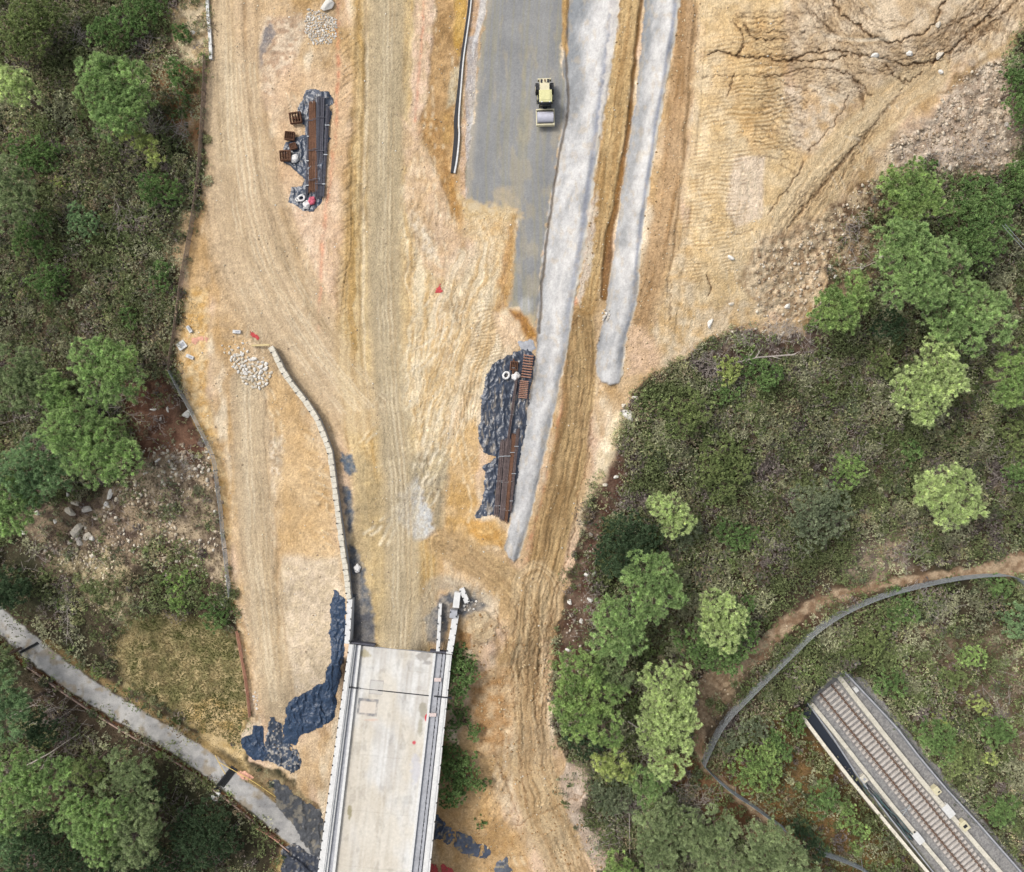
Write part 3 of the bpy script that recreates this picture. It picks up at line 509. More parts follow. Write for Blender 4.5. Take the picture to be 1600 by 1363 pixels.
# ---------------------------------------------------------------- object helpers
def tag(o, label=None, cat=None, group=None, kind=None):
    if label: o['label'] = label
    if cat: o['category'] = cat; o['kind'] = 'thing'
    if group: o['group'] = group
    if kind: o['kind'] = kind
    return o
def link(name, me, m, parent=None):
    o = bpy.data.objects.new(name, me); COL.objects.link(o)
    if m: me.materials.append(m)
    if parent: o.parent = parent
    return o
def npmesh(name, Vv, F, m, col=None, parent=None, smooth_=False):
    """F: (n,k) int array, all faces k-sided."""
    me = bpy.data.meshes.new(name); n, k = F.shape
    me.vertices.add(len(Vv)); me.vertices.foreach_set('co', np.ascontiguousarray(Vv, f4).ravel())
    me.loops.add(n*k); me.loops.foreach_set('vertex_index', np.ascontiguousarray(F, np.int32).ravel())
    me.polygons.add(n); me.polygons.foreach_set('loop_start', np.arange(0, n*k, k, dtype=np.int32)); 
    if smooth_: me.polygons.foreach_set('use_smooth', np.ones(n, bool))
    me.update(calc_edges=True)
    if col is not None:
        a = me.color_attributes.new('Col', 'FLOAT_COLOR', 'POINT'); c4 = np.ones((len(Vv), 4), f4); c4[:, :3] = np.clip(col, 0, 1); a.data.foreach_set('color', c4.ravel())
    return link(name, me, m, parent)
def thing(name, label, cat, loc=(0, 0, 0), rz=0, group=None):
    o = bpy.data.objects.new(name, None); COL.objects.link(o); o.location = loc; o.rotation_euler = (0, 0, rz); o.empty_display_size = .3
    return tag(o, label, cat, group)
def copy_tree(o, parent=None):
    c = o.copy(); COL.objects.link(c)
    if parent: c.parent = parent
    for ch in list(o.children): copy_tree(ch, c)
    return c
class B:
    """collects shapes for one mesh"""
    def __init__(s): s.bm = bmesh.new()
    def hexa(s, a, b):      # a: 4 bottom corners, b: 4 top corners
        v = [s.bm.verts.new(p) for p in list(a)+list(b)]
        for f in ((3,2,1,0), (4,5,6,7), (0,1,5,4), (1,2,6,5), (2,3,7,6), (3,0,4,7)): s.bm.faces.new([v[i] for i in f])
        return v
    def box(s, x, y, z, sx, sy, sz, bev=0, rz=0):
        c, t = math.cos(rz), math.sin(rz); P = [(-1,-1), (1,-1), (1,1), (-1,1)]
        f = lambda k, zz: [(x+c*i*k*sx/2-t*j*k*sy/2, y+t*i*k*sx/2+c*j*k*sy/2, zz) for i, j in P]
        if not bev: s.hexa(f(1, z), f(1, z+sz)); return s
        g = lambda zz, d: [(x+c*i*(sx/2-d)-t*j*(sy/2-d), y+t*i*(sx/2-d)+c*j*(sy/2-d), zz) for i, j in P]
        s.hexa(g(z, 0), g(z+sz-bev, 0)); s.hexa(g(z+sz-bev+.0008, .0008), g(z+sz, bev)); return s
    def cyl(s, a, b, r, r2=None, n=8, cap=True):
        a = Vector(a); b = Vector(b); d = (b-a).normalized(); u = d.orthogonal().normalized(); w = d.cross(u); r2 = r if r2 is None else r2
        A_ = [s.bm.verts.new(a+(u*math.cos(2*math.pi*i/n)+w*math.sin(2*math.pi*i/n))*r) for i in range(n)]
        B_ = [s.bm.verts.new(b+(u*math.cos(2*math.pi*i/n)+w*math.sin(2*math.pi*i/n))*r2) for i in range(n)]
        for i in range(n): s.bm.faces.new((A_[i], A_[(i+1) % n], B_[(i+1) % n], B_[i]))
        if cap: s.bm.faces.new(A_[::-1]); s.bm.faces.new(B_)
        return s
    def path(s, P, r, n=6):
        for a, b in zip(P[:-1], P[1:]): s.cyl(a, b, r, n=n)
        return s
    def prof(s, P, yz, x0, x1): return s
    def build(s, name, m, parent=None, bev=0, smooth_=False):
        bmesh.ops.recalc_face_normals(s.bm, faces=s.bm.faces)
        if bev: bmesh.ops.bevel(s.bm, geom=s.bm.edges[:], offset=bev, segments=2, affect='EDGES', profile=.5)
        if smooth_:
            for f in s.bm.faces: f.smooth = True
        me = bpy.data.meshes.new(name); s.bm.to_mesh(me); s.bm.free(); return link(name, me, m, parent)
def place(o, loc, rz=0):        # re-origin an object whose mesh is in world space
    return o
def recentre(o):
    me = o.data; n = len(me.vertices); v = np.empty(n*3, f4); me.vertices.foreach_get('co', v); v = v.reshape(-1, 3); c = v.mean(0); c[2] = v[:, 2].min(); v -= c
    me.vertices.foreach_set('co', v.ravel()); o.location = tuple(float(x) for x in c); me.update(); return o
# ---------------------------------------------------------------- the ground split into its sheets
k_ = (1-H/CH)/PPM
PX = (U-800)*k_; PY = (681.5-V)*k_
VT = np.stack([PX, PY, H], -1).reshape(-1, 3).astype(f4)
zone = np.zeros((NY, NX), np.int8)
def setz(s, m, i): z = zone[s]; z[m > .5] = i
setz(sR, MR, 1); setz(S1[0], S1[1], 2); setz(S2[0], S2[1], 3); setz(sP, MP, 4); setz(sD, MD, 5); setz(sB, MB_, 6)
for P, wd in [([(608,-400),(603,150),(600,350),(602,500),(613,650),(626,760),(630,900),(624,1012)], [42,42,42,40,42,44,44,42]), ([(362,100),(372,250),(392,380),(440,480),(500,570),(560,640)], [36,46,66,68,56,42]), ([(388,600),(392,700),(400,820),(410,920),(422,1020),(435,1095)], 28)]:
    s, u, v, m, D, L = line(P, wd, 1, 2, 20, 9); z = zone[s]; z[(m > .5) & (z == 0)] = 7
zf = zone[:-1, :-1]
idx = np.arange(NY*NX, dtype=np.int32).reshape(NY, NX)
Q = np.stack([idx[1:, :-1], idx[1:, 1:], idx[:-1, 1:], idx[:-1, :-1]], -1)
Ac = A.reshape(-1, 3)
for i, (nm, m_) in enumerate([('ground', M_soil), ('asphalt_road', M_asph), ('concrete_slope', M_shot), ('concrete_slope', M_shot), ('path', M_lane), ('dirt_path', M_soil), ('ballast', M_ball), ('dirt_road', M_soil)]):
    F = Q[zf == i]; used = np.zeros(len(VT), bool); used[F.ravel()] = True; mp = np.cumsum(used)-1
    o = npmesh(nm, VT[used], mp[F].astype(np.int32), m_, Ac[used], smooth_=True); tag(o, kind='structure')
# ---------------------------------------------------------------- bridge
lx = lambda x0, k: (lambda v: x0+k*(v-1008))
BL0, BL1, BL2, BL3, BL4 = lx(545,-.1376), lx(553,-.131), lx(557.5,-.122), lx(562.5,-.117), lx(566,-.114)     # left side lines, outside to inside
BR4, BR3, BR2, BR1, BR0 = lx(679,-.111), lx(682.5,-.111), lx(692.5,-.112), lx(695,-.111), lx(707.5,-.1015)
BL0, BL1, BL2, BL3 = lx(545,-.1376), lx(553,-.128), lx(556,-.124), lx(561,-.116)
V0, V1 = 1008.0, 1640.0
end = lambda x: 1007+(x-545)*.105           # the bridge head runs slightly askew
def strip(b, f, g, z0, z1, va=None, vb=V1, n=1, bev=0):
    for i in range(n):
        a = va if va is not None else None
        p = []
        for fn in (f, g):
            s0 = end(fn(V0)) if va is None else va
            p.append((s0+(vb-s0)*i/n, s0+(vb-s0)*(i+1)/n))
        P = [W(f(p[0][0]), p[0][0], z1), W(f(p[0][1]), p[0][1], z1), W(g(p[1][1]), p[1][1], z1), W(g(p[1][0]), p[1][0], z1)]
        b.hexa([(q.x, q.y, z0) for q in P], [(q.x, q.y, z1) for q in P])
    return b
br = thing('bridge', 'unfinished pale concrete road bridge with bare deck and white edge beams', 'bridge', W(610, 1012, 0))
def rel(o, par):                 # parent a mesh built in world space
    o.parent = par; o.matrix_parent_inverse = par.matrix_world.inverted() if False else Matrix.Translation(-Vector(par.location)); return o
# deck as a painted sheet with thickness
nu, nv = 130, 420
uu = np.linspace(0, 1, nu); vv = np.linspace(0, 1, nv); UU, VV = np.meshgrid(uu, vv)
vA = 1007+((566-545)+UU*113)*.105; DV = vA+(V1-vA)*VV; DU = BL3(DV)*(1-UU)+BR4(DV)*UU
dc = mix(np.broadcast_to(C(230,229,225), DU.shape+(3,)), np.broadcast_to(C(208,203,195), DU.shape+(3,)), np.clip(.5+1.1*fbm(DU/22, DV/50, 5, 3)+.4*vn((DU+.112*DV)/3, DV/130, 5), 0, 1))
dc = mix(dc, np.broadcast_to(C(222,211,190), DU.shape+(3,)), np.clip(fbm(DU/40, DV/90, 4, 7)*1.6+.1, 0, .55))
for k_j in range(3): dc = dc*(1-.10*ss(1.1, .3, np.abs(DV-DU*.105-(1120+k_j*88))))[..., None]
for xt in (588, 601, 628, 642): dc = dc*(1-.09*ss(4.5, 1, np.abs(DU+.112*(DV-1008)-xt-2*vn(DV/60, DV*0, 4)))*np.clip(.6+vn(DV/25, DV*0+xt, 5), 0, 1))[..., None]
dc = dc*(1+.10*fbm(DU/3, DV/3, 3, 9)-.14*ss(.25, .5, fbm(DU/10, DV/16, 4, 10)))[..., None]
def blot(x, y, rx, ry, col, k=.8, sh=.5):
    global dc
    d = np.hypot((DU-x)/rx, (DV-y)/ry)+.5*fbm(DU/5, DV/5, 4, 6); dc = mix(dc, np.broadcast_to(C(*col), dc.shape), ss(1, sh, d)*k)
blot(570,1022,12,8,(176,164,124),.7); blot(662,1026,14,9,(158,152,144),.7); blot(655,1048,10,8,(190,186,178),.5); blot(661,1110,9,14,(170,164,146),.8); blot(657,1135,6,16,(176,170,150),.8)
blot(546,1270,5,12,(158,150,118),.9); blot(667,1122,3.5,8,(206,44,62),1); blot(647,1161,3.5,4,(214,60,84),.9); blot(650,1200,10,30,(204,204,214),.6); blot(580,1125,14,2.5,(226,190,170),.5)
blot(663,1318,8,50,(200,200,210),.6); blot(668,1036,12,3,(140,136,134),.5); blot(655,1075,8,4,(186,180,174),.5)
def sq(x0, y0, x1, y1, w, col, k, fill=None, rot=.0):
    global dc
    xr = DU-(DV-y0)*-.1; yr = DV-(DU-x0)*.09
    if fill: dc = mix(dc, np.broadcast_to(C(*fill), dc.shape), ((xr > x0) & (xr < x1) & (yr > y0) & (yr < y1))*.6)
    inn = (xr > x0) & (xr < x1) & (yr > y0) & (yr < y1); i2 = (xr > x0+w) & (xr < x1-w) & (yr > y0+w) & (yr < y1-w)
    dc = mix(dc, np.broadcast_to(C(*col), dc.shape), (inn & ~i2)*k*np.clip(.75+fbm(DU/6, DV/6, 3, 2), 0, 1))
sq(560,1091,592,1117,3.5,(120,124,130),.85,(226,214,200)); sq(579,1062,600,1084,1,(176,172,168),.9,(206,204,200)); sq(636,1048,672,1077,1.2,(196,190,180),.7)
k = (1-.02/CH)/PPM; zt = .02
dv_ = np.stack([(DU-800)*k, (681.5-DV)*k, np.full(DU.shape, zt)], -1).reshape(-1, 3); ix = np.arange(nu*nv).reshape(nv, nu)
dF = np.stack([ix[1:, :-1], ix[1:, 1:], ix[:-1, 1:], ix[:-1, :-1]], -1).reshape(-1, 4)
rel(npmesh('deck', dv_, dF, M_deck, dc.reshape(-1, 3)), br)
b = B(); strip(b, lx(549,-.131), lx(702,-.105), -.5, .0); rel(b.build('deck_slab', M_concg), br)
b = B(); strip(b, lx(575,-.13), lx(678,-.107), -2.3, -.5, va=1040); rel(b.build('girder', M_concg), br)
b = B(); strip(b, BL0, BL1, -.6, .55, n=4); strip(b, lx(546.5,-.1355), lx(551.5,-.1295), .55, .62); o = rel(b.build('edge_beam', M_concw), br); o['label'] = 'left white edge beam dotted with short starter bars'
b = B(); strip(b, BL1, BL2, .0, .34); rel(b.build('walkway', M_concw), br)
b = B(); strip(b, BL2, BL3, .0, .10); rel(b.build('cable_trough', M_concg), br)
b = B(); strip(b, lx(560.5,-.1165), lx(564,-.1145), .0, .36); rel(b.build('kerb', M_concw), br)
b = B(); strip(b, BR4, BR3, .0, .36); rel(b.build('kerb', M_concw), br)
b = B(); strip(b, BR3, BR2, .0, .10); rel(b.build('cable_trough', M_concg), br)
b = B(); strip(b, lx(694,-.112), lx(697.5,-.111), .0, .3); rel(b.build('walkway', M_concg), br)
b = B(); strip(b, lx(699,-.1095), BR0, -.6, .55, n=4); strip(b, lx(701.5,-.107), lx(705,-.104), .55, .60); o = rel(b.build('edge_beam', M_concw), br); o['label'] = 'right white edge beam dotted with short starter bars'
b = B()                                 # starter bars and brackets along the beams
for i in range(42):
    v = 1020+i*14.7
    for f, dz in ((lx(545.2,-.1376), .62), (lx(707.3,-.1015), .62), (lx(693.4,-.112), .3)):
        if f(0) > 800 and i % 2: continue
        p = W(f(v), v, dz); b = B(); b.box(p.x, p.y, dz-.2, .12, .15, .22); rel(b.build('bracket', M_black), br)
b = B()
for i in range(70):
    v = 1015+i*8.6; p = W(693.6-.112*(v-1008), v, .16); b = B(); b.box(p.x, p.y, .1, .10, .30, .06); rel(b.build('drain_slot', M_black), br)
b = B()                                 # expansion joint
J = lambda x: 1073.5+(x-539)*.106
for x0, x1, w_, z in ((537,560,2.2,.40), (562,589.5,.7,.045), (590,678,1.6,.05), (678,706,2,.64)):
    b = B(); P = [W(x0, J(x0)-w_/2, z), W(x1, J(x1)-w_/2, z), W(x1, J(x1)+w_/2, z), W(x0, J(x0)+w_/2, z)]; b.hexa([(q.x, q.y, z-.12) for q in P][::-1], P[::-1]); rel(b.build('expansion_joint', M_black), br)
b = B(); P = [W(555,1010,0), W(697,1026,0)]
for (x0, x1) in ((548, 586), (672, 706)):
    b = B(); y0 = end(x0)-2.5; y1 = end(x1)-2.5; Q_ = [W(x0,y0-1.5,.35), W(x1,y1-1.5,.35), W(x1,y1+1,.35), W(x0,y0+1,.35)]; b.hexa([(q.x, q.y, -.4) for q in Q_][::-1], Q_[::-1]); rel(b.build('end_plate', M_steel), br)
b = B(); strip(b, lx(550,-.13), lx(704,-.105), -6, -.51, va=1026, vb=1042); rel(b.build('abutment', M_concg), br)
for v in (1260, 1480):
    b = B(); p = W(620-.11*(v-1008), v, -1.5); b.box(p.x, p.y, -11, 4.2, 1.2, 8.7, .05); rel(b.build('pier', M_concg), br)
b = B()
for x, y, a in ((676,1062,5), (668,1118,6)):
    p = W(x+12, y, .6); b = B(); b.box(p.x-.3, p.y, .38 if y > 1100 else .63, .85, .42, .12, .02); rel(b.build('cover_slab', mat('pinkish_slab', c_(224,206,200), .9, noise=(4, .1))), br)
# right hand wing beam and detached beams at the bridge head
def beam(name, label, cat, P, w_, z0, z1, m, n=1, group=None, gap=.03, cap=None, caplabel='coping_block'):
    """a wall along pixel points P (top edge centre, seen at height z1) of width w_ metres cut into n blocks"""
    pts = [W(x, y, z1) for x, y in P]; root = thing(name, label, cat, (pts[0].x, pts[0].y, z0), group=group)
    L = [0]
    for a, b_ in zip(pts[:-1], pts[1:]): L.append(L[-1]+(b_-a).length)
    def at(s):
        s = min(max(s, 0), L[-1])
        for i in range(len(L)-1):
            if s <= L[i+1]: t = (s-L[i])/(L[i+1]-L[i]); return pts[i].lerp(pts[i+1], t), (pts[i+1]-pts[i]).normalized()
    return root, at, L[-1], pts
P = [(422,542),(430,556),(441,579),(458,604),(478,629),(495,655),(506,682),(515,706),(520,742),(527,800),(534,850),(541,900),(545,936)]
root, at, LL, pts = beam('retaining_wall', 'curving low retaining wall topped with jointed pale concrete blocks above the sand terrace', 'wall', P, .5, -3, .55, M_block)
nb = 46; rr = random.Random(2)
for i in range(nb):
    s0, s1 = LL*i/nb+.015, LL*(i+1)/nb-.015; (p, d), (q, e) = at(s0), at(s1); n_ = Vector((-(q-p).y, (q-p).x, 0)).normalized(); hw = .30+rr.uniform(-.03, .03); p = p+n_*rr.uniform(-.03, .03); zt = .55+rr.uniform(-.03, .03)
    b = B(); c4 = [p+n_*hw, p-n_*hw, q-n_*hw, q+n_*hw]; b.hexa([(c.x, c.y, zt-.5) for c in c4][::-1], [(c.x, c.y, zt) for c in c4][::-1]); o = rel(b.build('coping_block', M_block, bev=.02), root)
b = B()
for i in range(60):
    (p, d), (q, e) = at(LL*i/60), at(LL*(i+1)/60); n_ = Vector((-(q-p).y, (q-p).x, 0)).normalized(); c4 = [p+n_*.22, p-n_*.22, q-n_*.22, q+n_*.22]; b.hexa([(c.x, c.y, -3) for c in c4][::-1], [(c.x, c.y, .06) for c in c4][::-1])
rel(b.build('wall_stem', M_concg), root)
b = B()
for i in range(nb):
    if i % 2: continue
    p, d = at(LL*(i+.98)/nb); n_ = Vector((-d.y, d.x, 0)); p = p+n_*(.25 if i % 4 else -.25); b.box(p.x, p.y, .45, .13, .13, .2)
rel(b.build('lifting_lug', M_black), root)
def simple_beam(name, label, cat, x0, y0, x1, y1, w0, w1, z0, z1, m, group=None, lugs=0):
    a = W(x0, y0, z1); c = W(x1, y1, z1); n_ = Vector((-(c-a).y, (c-a).x, 0)).normalized(); r = thing(name, label, cat, (a.x, a.y, z0), group=group)
    b = B(); c4 = [a+n_*w0/2, a-n_*w0/2, c-n_*w1/2, c+n_*w1/2]; b.hexa([(q.x, q.y, z0) for q in c4][::-1], [(q.x, q.y, z1) for q in c4][::-1]); rel(b.build('beam', m, bev=.015), r)
    if lugs:
        for i in range(lugs):
            p = a.lerp(c, (i+.5)/lugs)+n_*w0*.42*(1 if i % 2 else -1); b = B(); b.box(p.x, p.y, z1-.05, .12, .16, .12); rel(b.build('lug', M_black), r)
    return r
simple_beam('edge_wall', 'white wall cap running from the block wall down to the left edge of the bridge', 'wall', 546.5,937,542,1006, .65, .62, -2.5, .6, M_concw, lugs=8)
simple_beam('edge_wall', 'white wall cap running from the broken blocks down to the right edge of the bridge', 'wall', 712,962,702,1022, .75, .75, -2.5, .6, M_concw, lugs=7)
simple_beam('concrete_beam', 'narrow white beam standing free to the left of the right bridge wall', 'beam', 688,944,684,1018, .36, .42, -.2, .5, M_concw, lugs=6)
simple_beam('concrete_block', 'upright grey white block at the top end of the right bridge wall', 'block', 715,926,712,950, .75, .75, -.3, .7, M_concw)
simple_beam('concrete_block', 'tilted white block with black spots leaning beside the end of the right bridge wall', 'block', 721,920,730,942, .62, .62, 0, .6, M_concw, lugs=4)
simple_beam('concrete_block', 'square grey block with side stubs joining the right bridge wall to its end block', 'block', 709,954,708,966, .85, .9, -.3, .75, M_concg, lugs=2)
simple_beam('planks', 'pair of thin pale boards lying left of the top of the block wall', 'planks', 393,540,421,539, .22, .2, .15, .3, mat('raw_timber', c_(220,200,150), .9, noise=(4, .15)))
# ---------------------------------------------------------------- white edging of the excavated slot
P = [(738,0-60),(737,0),(730,50),(724,90),(720,140),(716,190),(718,210),(714,250),(710,270)]
def ribbon(name, P, wd, dz0, dz1, m, col=None, parent=None, side=0, seed=1, sub=6):
    b = B(); Q_ = smooth(P, 2); pr = None; r = random.Random(seed)
    W_ = wd if callable(wd) else (lambda t: wd)
    n = len(Q_); prev = None
    for i, q in enumerate(Q_):
        a = Vector(Q_[max(i-1, 0)]); c = Vector(Q_[min(i+1, n-1)]); d = (c-a).normalized(); nn = Vector((-d.y, d.x)); w2 = W_(i/(n-1))/2; z = hz(*q)
        l = W(q[0]+nn.x*w2+side, q[1]+nn.y*w2, z+dz1); rr_ = W(q[0]-nn.x*w2+side, q[1]-nn.y*w2, z+dz1)
        cur = [b.bm.verts.new(p) for p in (l, rr_, (rr_.x, rr_.y, z+dz0), (l.x, l.y, z+dz0))]
        if prev:
            for k in range(4): b.bm.faces.new((prev[k], prev[(k+1) % 4], cur[(k+1) % 4], cur[k]))
        else: b.bm.faces.new(cur[::-1])
        prev = cur
    b.bm.faces.new(prev); return b.build(name, m, parent)
r_ = thing('slot_lining', 'black lined concrete edge along the excavated slot left of the new asphalt lane', 'wall', G(738,0))
rel(ribbon('coping', P, lambda t: 1.6+1.0*t, -1, .35, M_concw), r_)
rel(ribbon('lining', [(x-3.0-(2 if 150 < y < 260 else 0), y) for x, y in P], lambda t: 3.2+3*max(0, math.sin((t-.35)*3)), -1, .22, M_black), r_)
o = ribbon('concrete_kerb', [(324,-40),(323,0),(325,30),(328,60),(329,92)], 4.6, -.2, .35, M_concw); tag(recentre(o), 'bright white concrete kerb at the top end of the left fence', 'kerb')
# ---------------------------------------------------------------- tarpaulins
def sheet(name, label, P, mt, group=None, amp=.16, lift=.05, step=1.1, tear=0, warp=5, seed=1, colf=None, ridge=None, sub=None):
    P = np.array(P, f4); x0, y0 = P.min(0)-6; x1, y1 = P.max(0)+6; u, v = np.meshgrid(np.arange(x0, x1, step, dtype=f4), np.arange(y0, y1, step, dtype=f4))
    wu = u+warp*fbm(u/9, v/9, 3, seed); wv = v+warp*fbm(u/9+40, v/9, 3, seed+1); d = psdf(wu, wv, P); m = d < 0
    if tear: m &= fbm(u/4.5, v/9, 4, seed+5) > (-.62+tear)
    wx = 5*fbm(u/12, v/12, 2, seed+6); n1 = 1-np.abs(fbm((u+wx)/12, (v-wx)/34, 3, seed+2))*3.2; n2 = 1-np.abs(fbm((u-v*.5)/6+wx/6, (v+u*.4)/13, 3, seed+3))*2.6
    h = lift+amp*.8*np.clip(n1, 0, 1)**1.5+amp*.35*np.clip(n2, 0, 1)**1.5+.5*amp*fbm(u/14, v/14, 2, seed)+ (ridge(u, v) if ridge else 0)
    h = np.maximum(h*ss(1, -6, d)+.02, .015); z = hza(u, v)+h; k = (1-z/CH)/PPM
    Vv = np.stack([(u-800)*k, (681.5-v)*k, z], -1).reshape(-1, 3); ix = np.arange(u.size).reshape(u.shape); f = m[:-1, :-1] & m[1:, :-1] & m[:-1, 1:] & m[1:, 1:]
    F = np.stack([ix[1:, :-1], ix[1:, 1:], ix[:-1, 1:], ix[:-1, :-1]], -1)[f]; us = np.zeros(u.size, bool); us[F.ravel()] = True; mp = np.cumsum(us)-1
    c = colf(u, v).reshape(-1, 3)[us] if colf else None
    o = npmesh(name, Vv[us], mp[F].astype(np.int32), mt, c, smooth_=True); recentre(o); return tag(o, label, 'tarpaulin', group) if label else o
def dusty(base, dust, sc, thr, seed, sy=1.0):
    def f(u, v):
        t = ss(thr, thr+.25, fbm(u/sc, v/(sc*sy), 4, seed)); return mix(mix(np.broadcast_to(C(*base), u.shape+(3,)), np.broadcast_to(C(*[x*.8 for x in base]), u.shape+(3,)), np.clip(.5+fbm(u/9, v/9, 3, seed+1), 0, 1)), np.broadcast_to(C(*dust), u.shape+(3,)), t)
    return f
blue = (58,78,104)
sheet('tarpaulin', 'crumpled blue black tarpaulin under the rebar stockpile left of the main haul road', [(478,140),(512,141),(522,158),(514,170),(520,178),(513,210),(519,218),(511,226),(507,290),(504,318),(490,331),(474,331),(462,322),(449,316),(455,292),(470,290),(476,280),(455,262),(442,255),(440,232),(446,222),(478,208),(476,196),(462,188),(466,168)], M_tarpg, colf=dusty((66,78,98), (128,124,120), 4, .3, 3), warp=3)
def rg(u, v): return .25*np.clip(vn(u/6, v/30, 4), 0, 1)
sheet('tarpaulin', 'large torn dusty black tarpaulin beside the long grey slope, laden with rebar', [(826,540),(836,555),(832,600),(822,660),(814,720),(806,770),(796,818),(778,806),(762,806),(741,810),(752,782),(757,755),(755,730),(764,722),(776,714),(757,710),(747,690),(750,650),(752,620),(757,590),(770,568),(800,552)], M_tarpg, colf=dusty((64,74,92), (142,134,124), 3, .2, 5, 4.5), warp=4, amp=.15)
sheet('tarpaulin', 'dark blue tarpaulin strip hanging down the bank beside the left edge of the bridge', [(520,920),(528,922),(540,940),(540,1000),(534,1050),(528,1080),(524,1120),(518,1128),(495,1140),(470,1152),(462,1165),(440,1160),(446,1120),(445,1105),(455,1092),(480,1080),(505,1066),(512,1045),(518,1020),(514,985),(516,950)], mat('blue_tarpaulin', c_(44,66,94), .36, noise=(3, .3), n2=(9, .25), bump=(5, .9, .12), spec=.5), amp=.24, warp=4, seed=7)
sheet('tarpaulin', 'dark blue tarpaulin patch at the foot of the left dirt lane', [(396,1132),(412,1134),(414,1160),(424,1180),(408,1190),(388,1184),(375,1166),(380,1152),(394,1148)], mat('blue_tarpaulin'), amp=.2, warp=4, seed=9)
sheet('tarpaulin', 'shredded grey black sheeting between the two blue tarpaulins left of the bridge', [(420,1118),(432,1118),(440,1134),(446,1160),(468,1170),(470,1200),(455,1208),(430,1196),(412,1188),(416,1150)], M_tarpg, colf=dusty((62,76,96), (170,165,158), 3.2, .08, 11), amp=.2, seed=11, tear=.12)
sheet('tarpaulin', 'large dusty grey black sheet over the old lane where it passes under the bridge', [(420,1215),(445,1225),(475,1252),(500,1264),(510,1290),(505,1340),(490,1338),(470,1310),(455,1285),(432,1258)], M_tarpg, colf=dusty((88,90,94), (130,124,112), 7, .05, 13), amp=.1, seed=13)
sheet('tarpaulin', 'black sheet at the bottom edge of the photo left of the bridge', [(440,1322),(460,1318),(480,1330),(505,1340),(505,1420),(460,1430),(440,1370)], M_tarpg, colf=dusty((70,76,90), (120,116,110), 5, .2, 15), amp=.14, seed=15)
sheet('tarpaulin', 'blue sheet just right of the bridge on the orange bank', [(660,1270),(684,1272),(698,1292),(692,1314),(676,1312),(655,1318)], M_tarpg, colf=dusty((64,80,106), (150,135,110), 6, .25, 17), amp=.2, seed=17)
sheet('tarpaulin', 'torn grey blue sheet scraps trailing down the orange bank right of the bridge', [(692,1290),(720,1300),(742,1312),(768,1330),(760,1342),(736,1340),(706,1324),(690,1316)], M_tarpg, colf=dusty((92,102,122), (160,140,104), 5, .15, 19), amp=.16, seed=19, tear=.3)
sheet('tarpaulin', 'small grey sheet at the bottom edge right of the torn scraps', [(775,1345),(790,1340),(800,1360),(792,1400),(770,1400)], M_tarpg, colf=dusty((104,110,122), (160,150,130), 5, .2, 21), amp=.12, seed=21)
sheet('tarpaulin', 'bright red cloth in the corner between bridge and orange bank at the bottom edge', [(670,1346),(680,1348),(706,1358),(720,1380),(668,1400)], M_red, amp=.14, seed=23, tear=.2)
sheet('sheet_scrap', None, [(810,535),(832,530),(838,548),(828,556),(812,552)], M_concg, amp=.06, seed=4); tag(bpy.context.scene.objects[-1], 'grey mortar spill above the torn tarpaulin', 'spill')
# ---------------------------------------------------------------- rebar
def rods(name, label, x0, x1, xa, xb, y0, y1, n, m, layers=2, r=.035, group=None, seed=1, ties=3, jit=.5, lift=.25):
    R_ = random.Random(seed); z = hz((x0+x1)/2, (y0+y1)/2)+lift; root = thing(name, label, 'rebar', tuple(W((x0+x1)/2, y0, z)), group=group); b = B()
    for l in range(layers):
        for i in range(n):
            t = (i+.5)/n; e = R_.uniform(-jit, jit); f = R_.uniform(-jit, jit); za = hz(x0+(x1-x0)*t, y0)+lift+l*.08+R_.uniform(-.02, .03); zb = hz(xa+(xb-xa)*t, y1)+lift+l*.08+R_.uniform(-.02, .03)
            b.cyl(W(x0+(x1-x0)*t+e, y0+R_.uniform(-3, 3), za), W(xa+(xb-xa)*t+f, y1+R_.uniform(-3, 3), zb), r, n=5)
    rel(b.build('rods', m), root)
    for k in range(ties):
        t = (k+.6)/ties; yy = y0+(y1-y0)*t; xl = x0+(xa-x0)*t; xr = x1+(xb-x1)*t; b = B(); zz = hz((xl+xr)/2, yy)+lift+.08*layers+.06; p, q = W(xl-1, yy, zz), W(xr+1, yy, zz); b.box((p.x+q.x)/2, p.y, zz-.05, (q-p).length, .07, .05); rel(b.build('tie', M_galv if seed > 4 else M_steel), root)
    return root
rods('rebar_bundle', 'rust red bundle of long bars in the middle of the left stockpile', 483,488,482,490,160,300,8,M_rust, seed=1)
rods('rebar_bundle', 'broad rusty bundle bulging at its lower end on the left stockpile', 488.5,493,490,496,158,298,8,M_rust, seed=2)
rods('rebar_bundle', 'dark steel bundle just right of the rusty bars on the left stockpile', 495,500,492,498,152,308,8,M_steel, seed=3)
rods('rebar_bundle', 'second dark steel bundle from the right on the left stockpile', 501,507,498.5,503,152,308,8,M_steel, seed=4)
rods('rebar_bundle', 'rightmost dark steel bundle on the left stockpile, splayed at its top', 510,516,503.5,506,168,306,7,M_steel, seed=5)
rods('rebar_bundle', 'thin dark bundle along the left edge of the rusty bars', 481,482,477,481,190,305,4,M_steel, seed=6)
M_rustg = mat('grey_rust', c_(112,98,96), .85, noise=(5, .35), n2=(1, .25))
rods('rebar_bundle', 'leftmost greyish bundle on the lower half of the torn tarpaulin', 782,789,772,779,690,806,9,M_rustg, seed=7)
rods('rebar_bundle', 'middle greyish bundle on the lower half of the torn tarpaulin', 790,799,780,788,688,812,10,M_rustg, seed=8)
rods('rebar_bundle', 'rust brown bundle on the lower half of the torn tarpaulin next to the grey slope', 800,806,789,793,680,816,8,M_rust, seed=9)
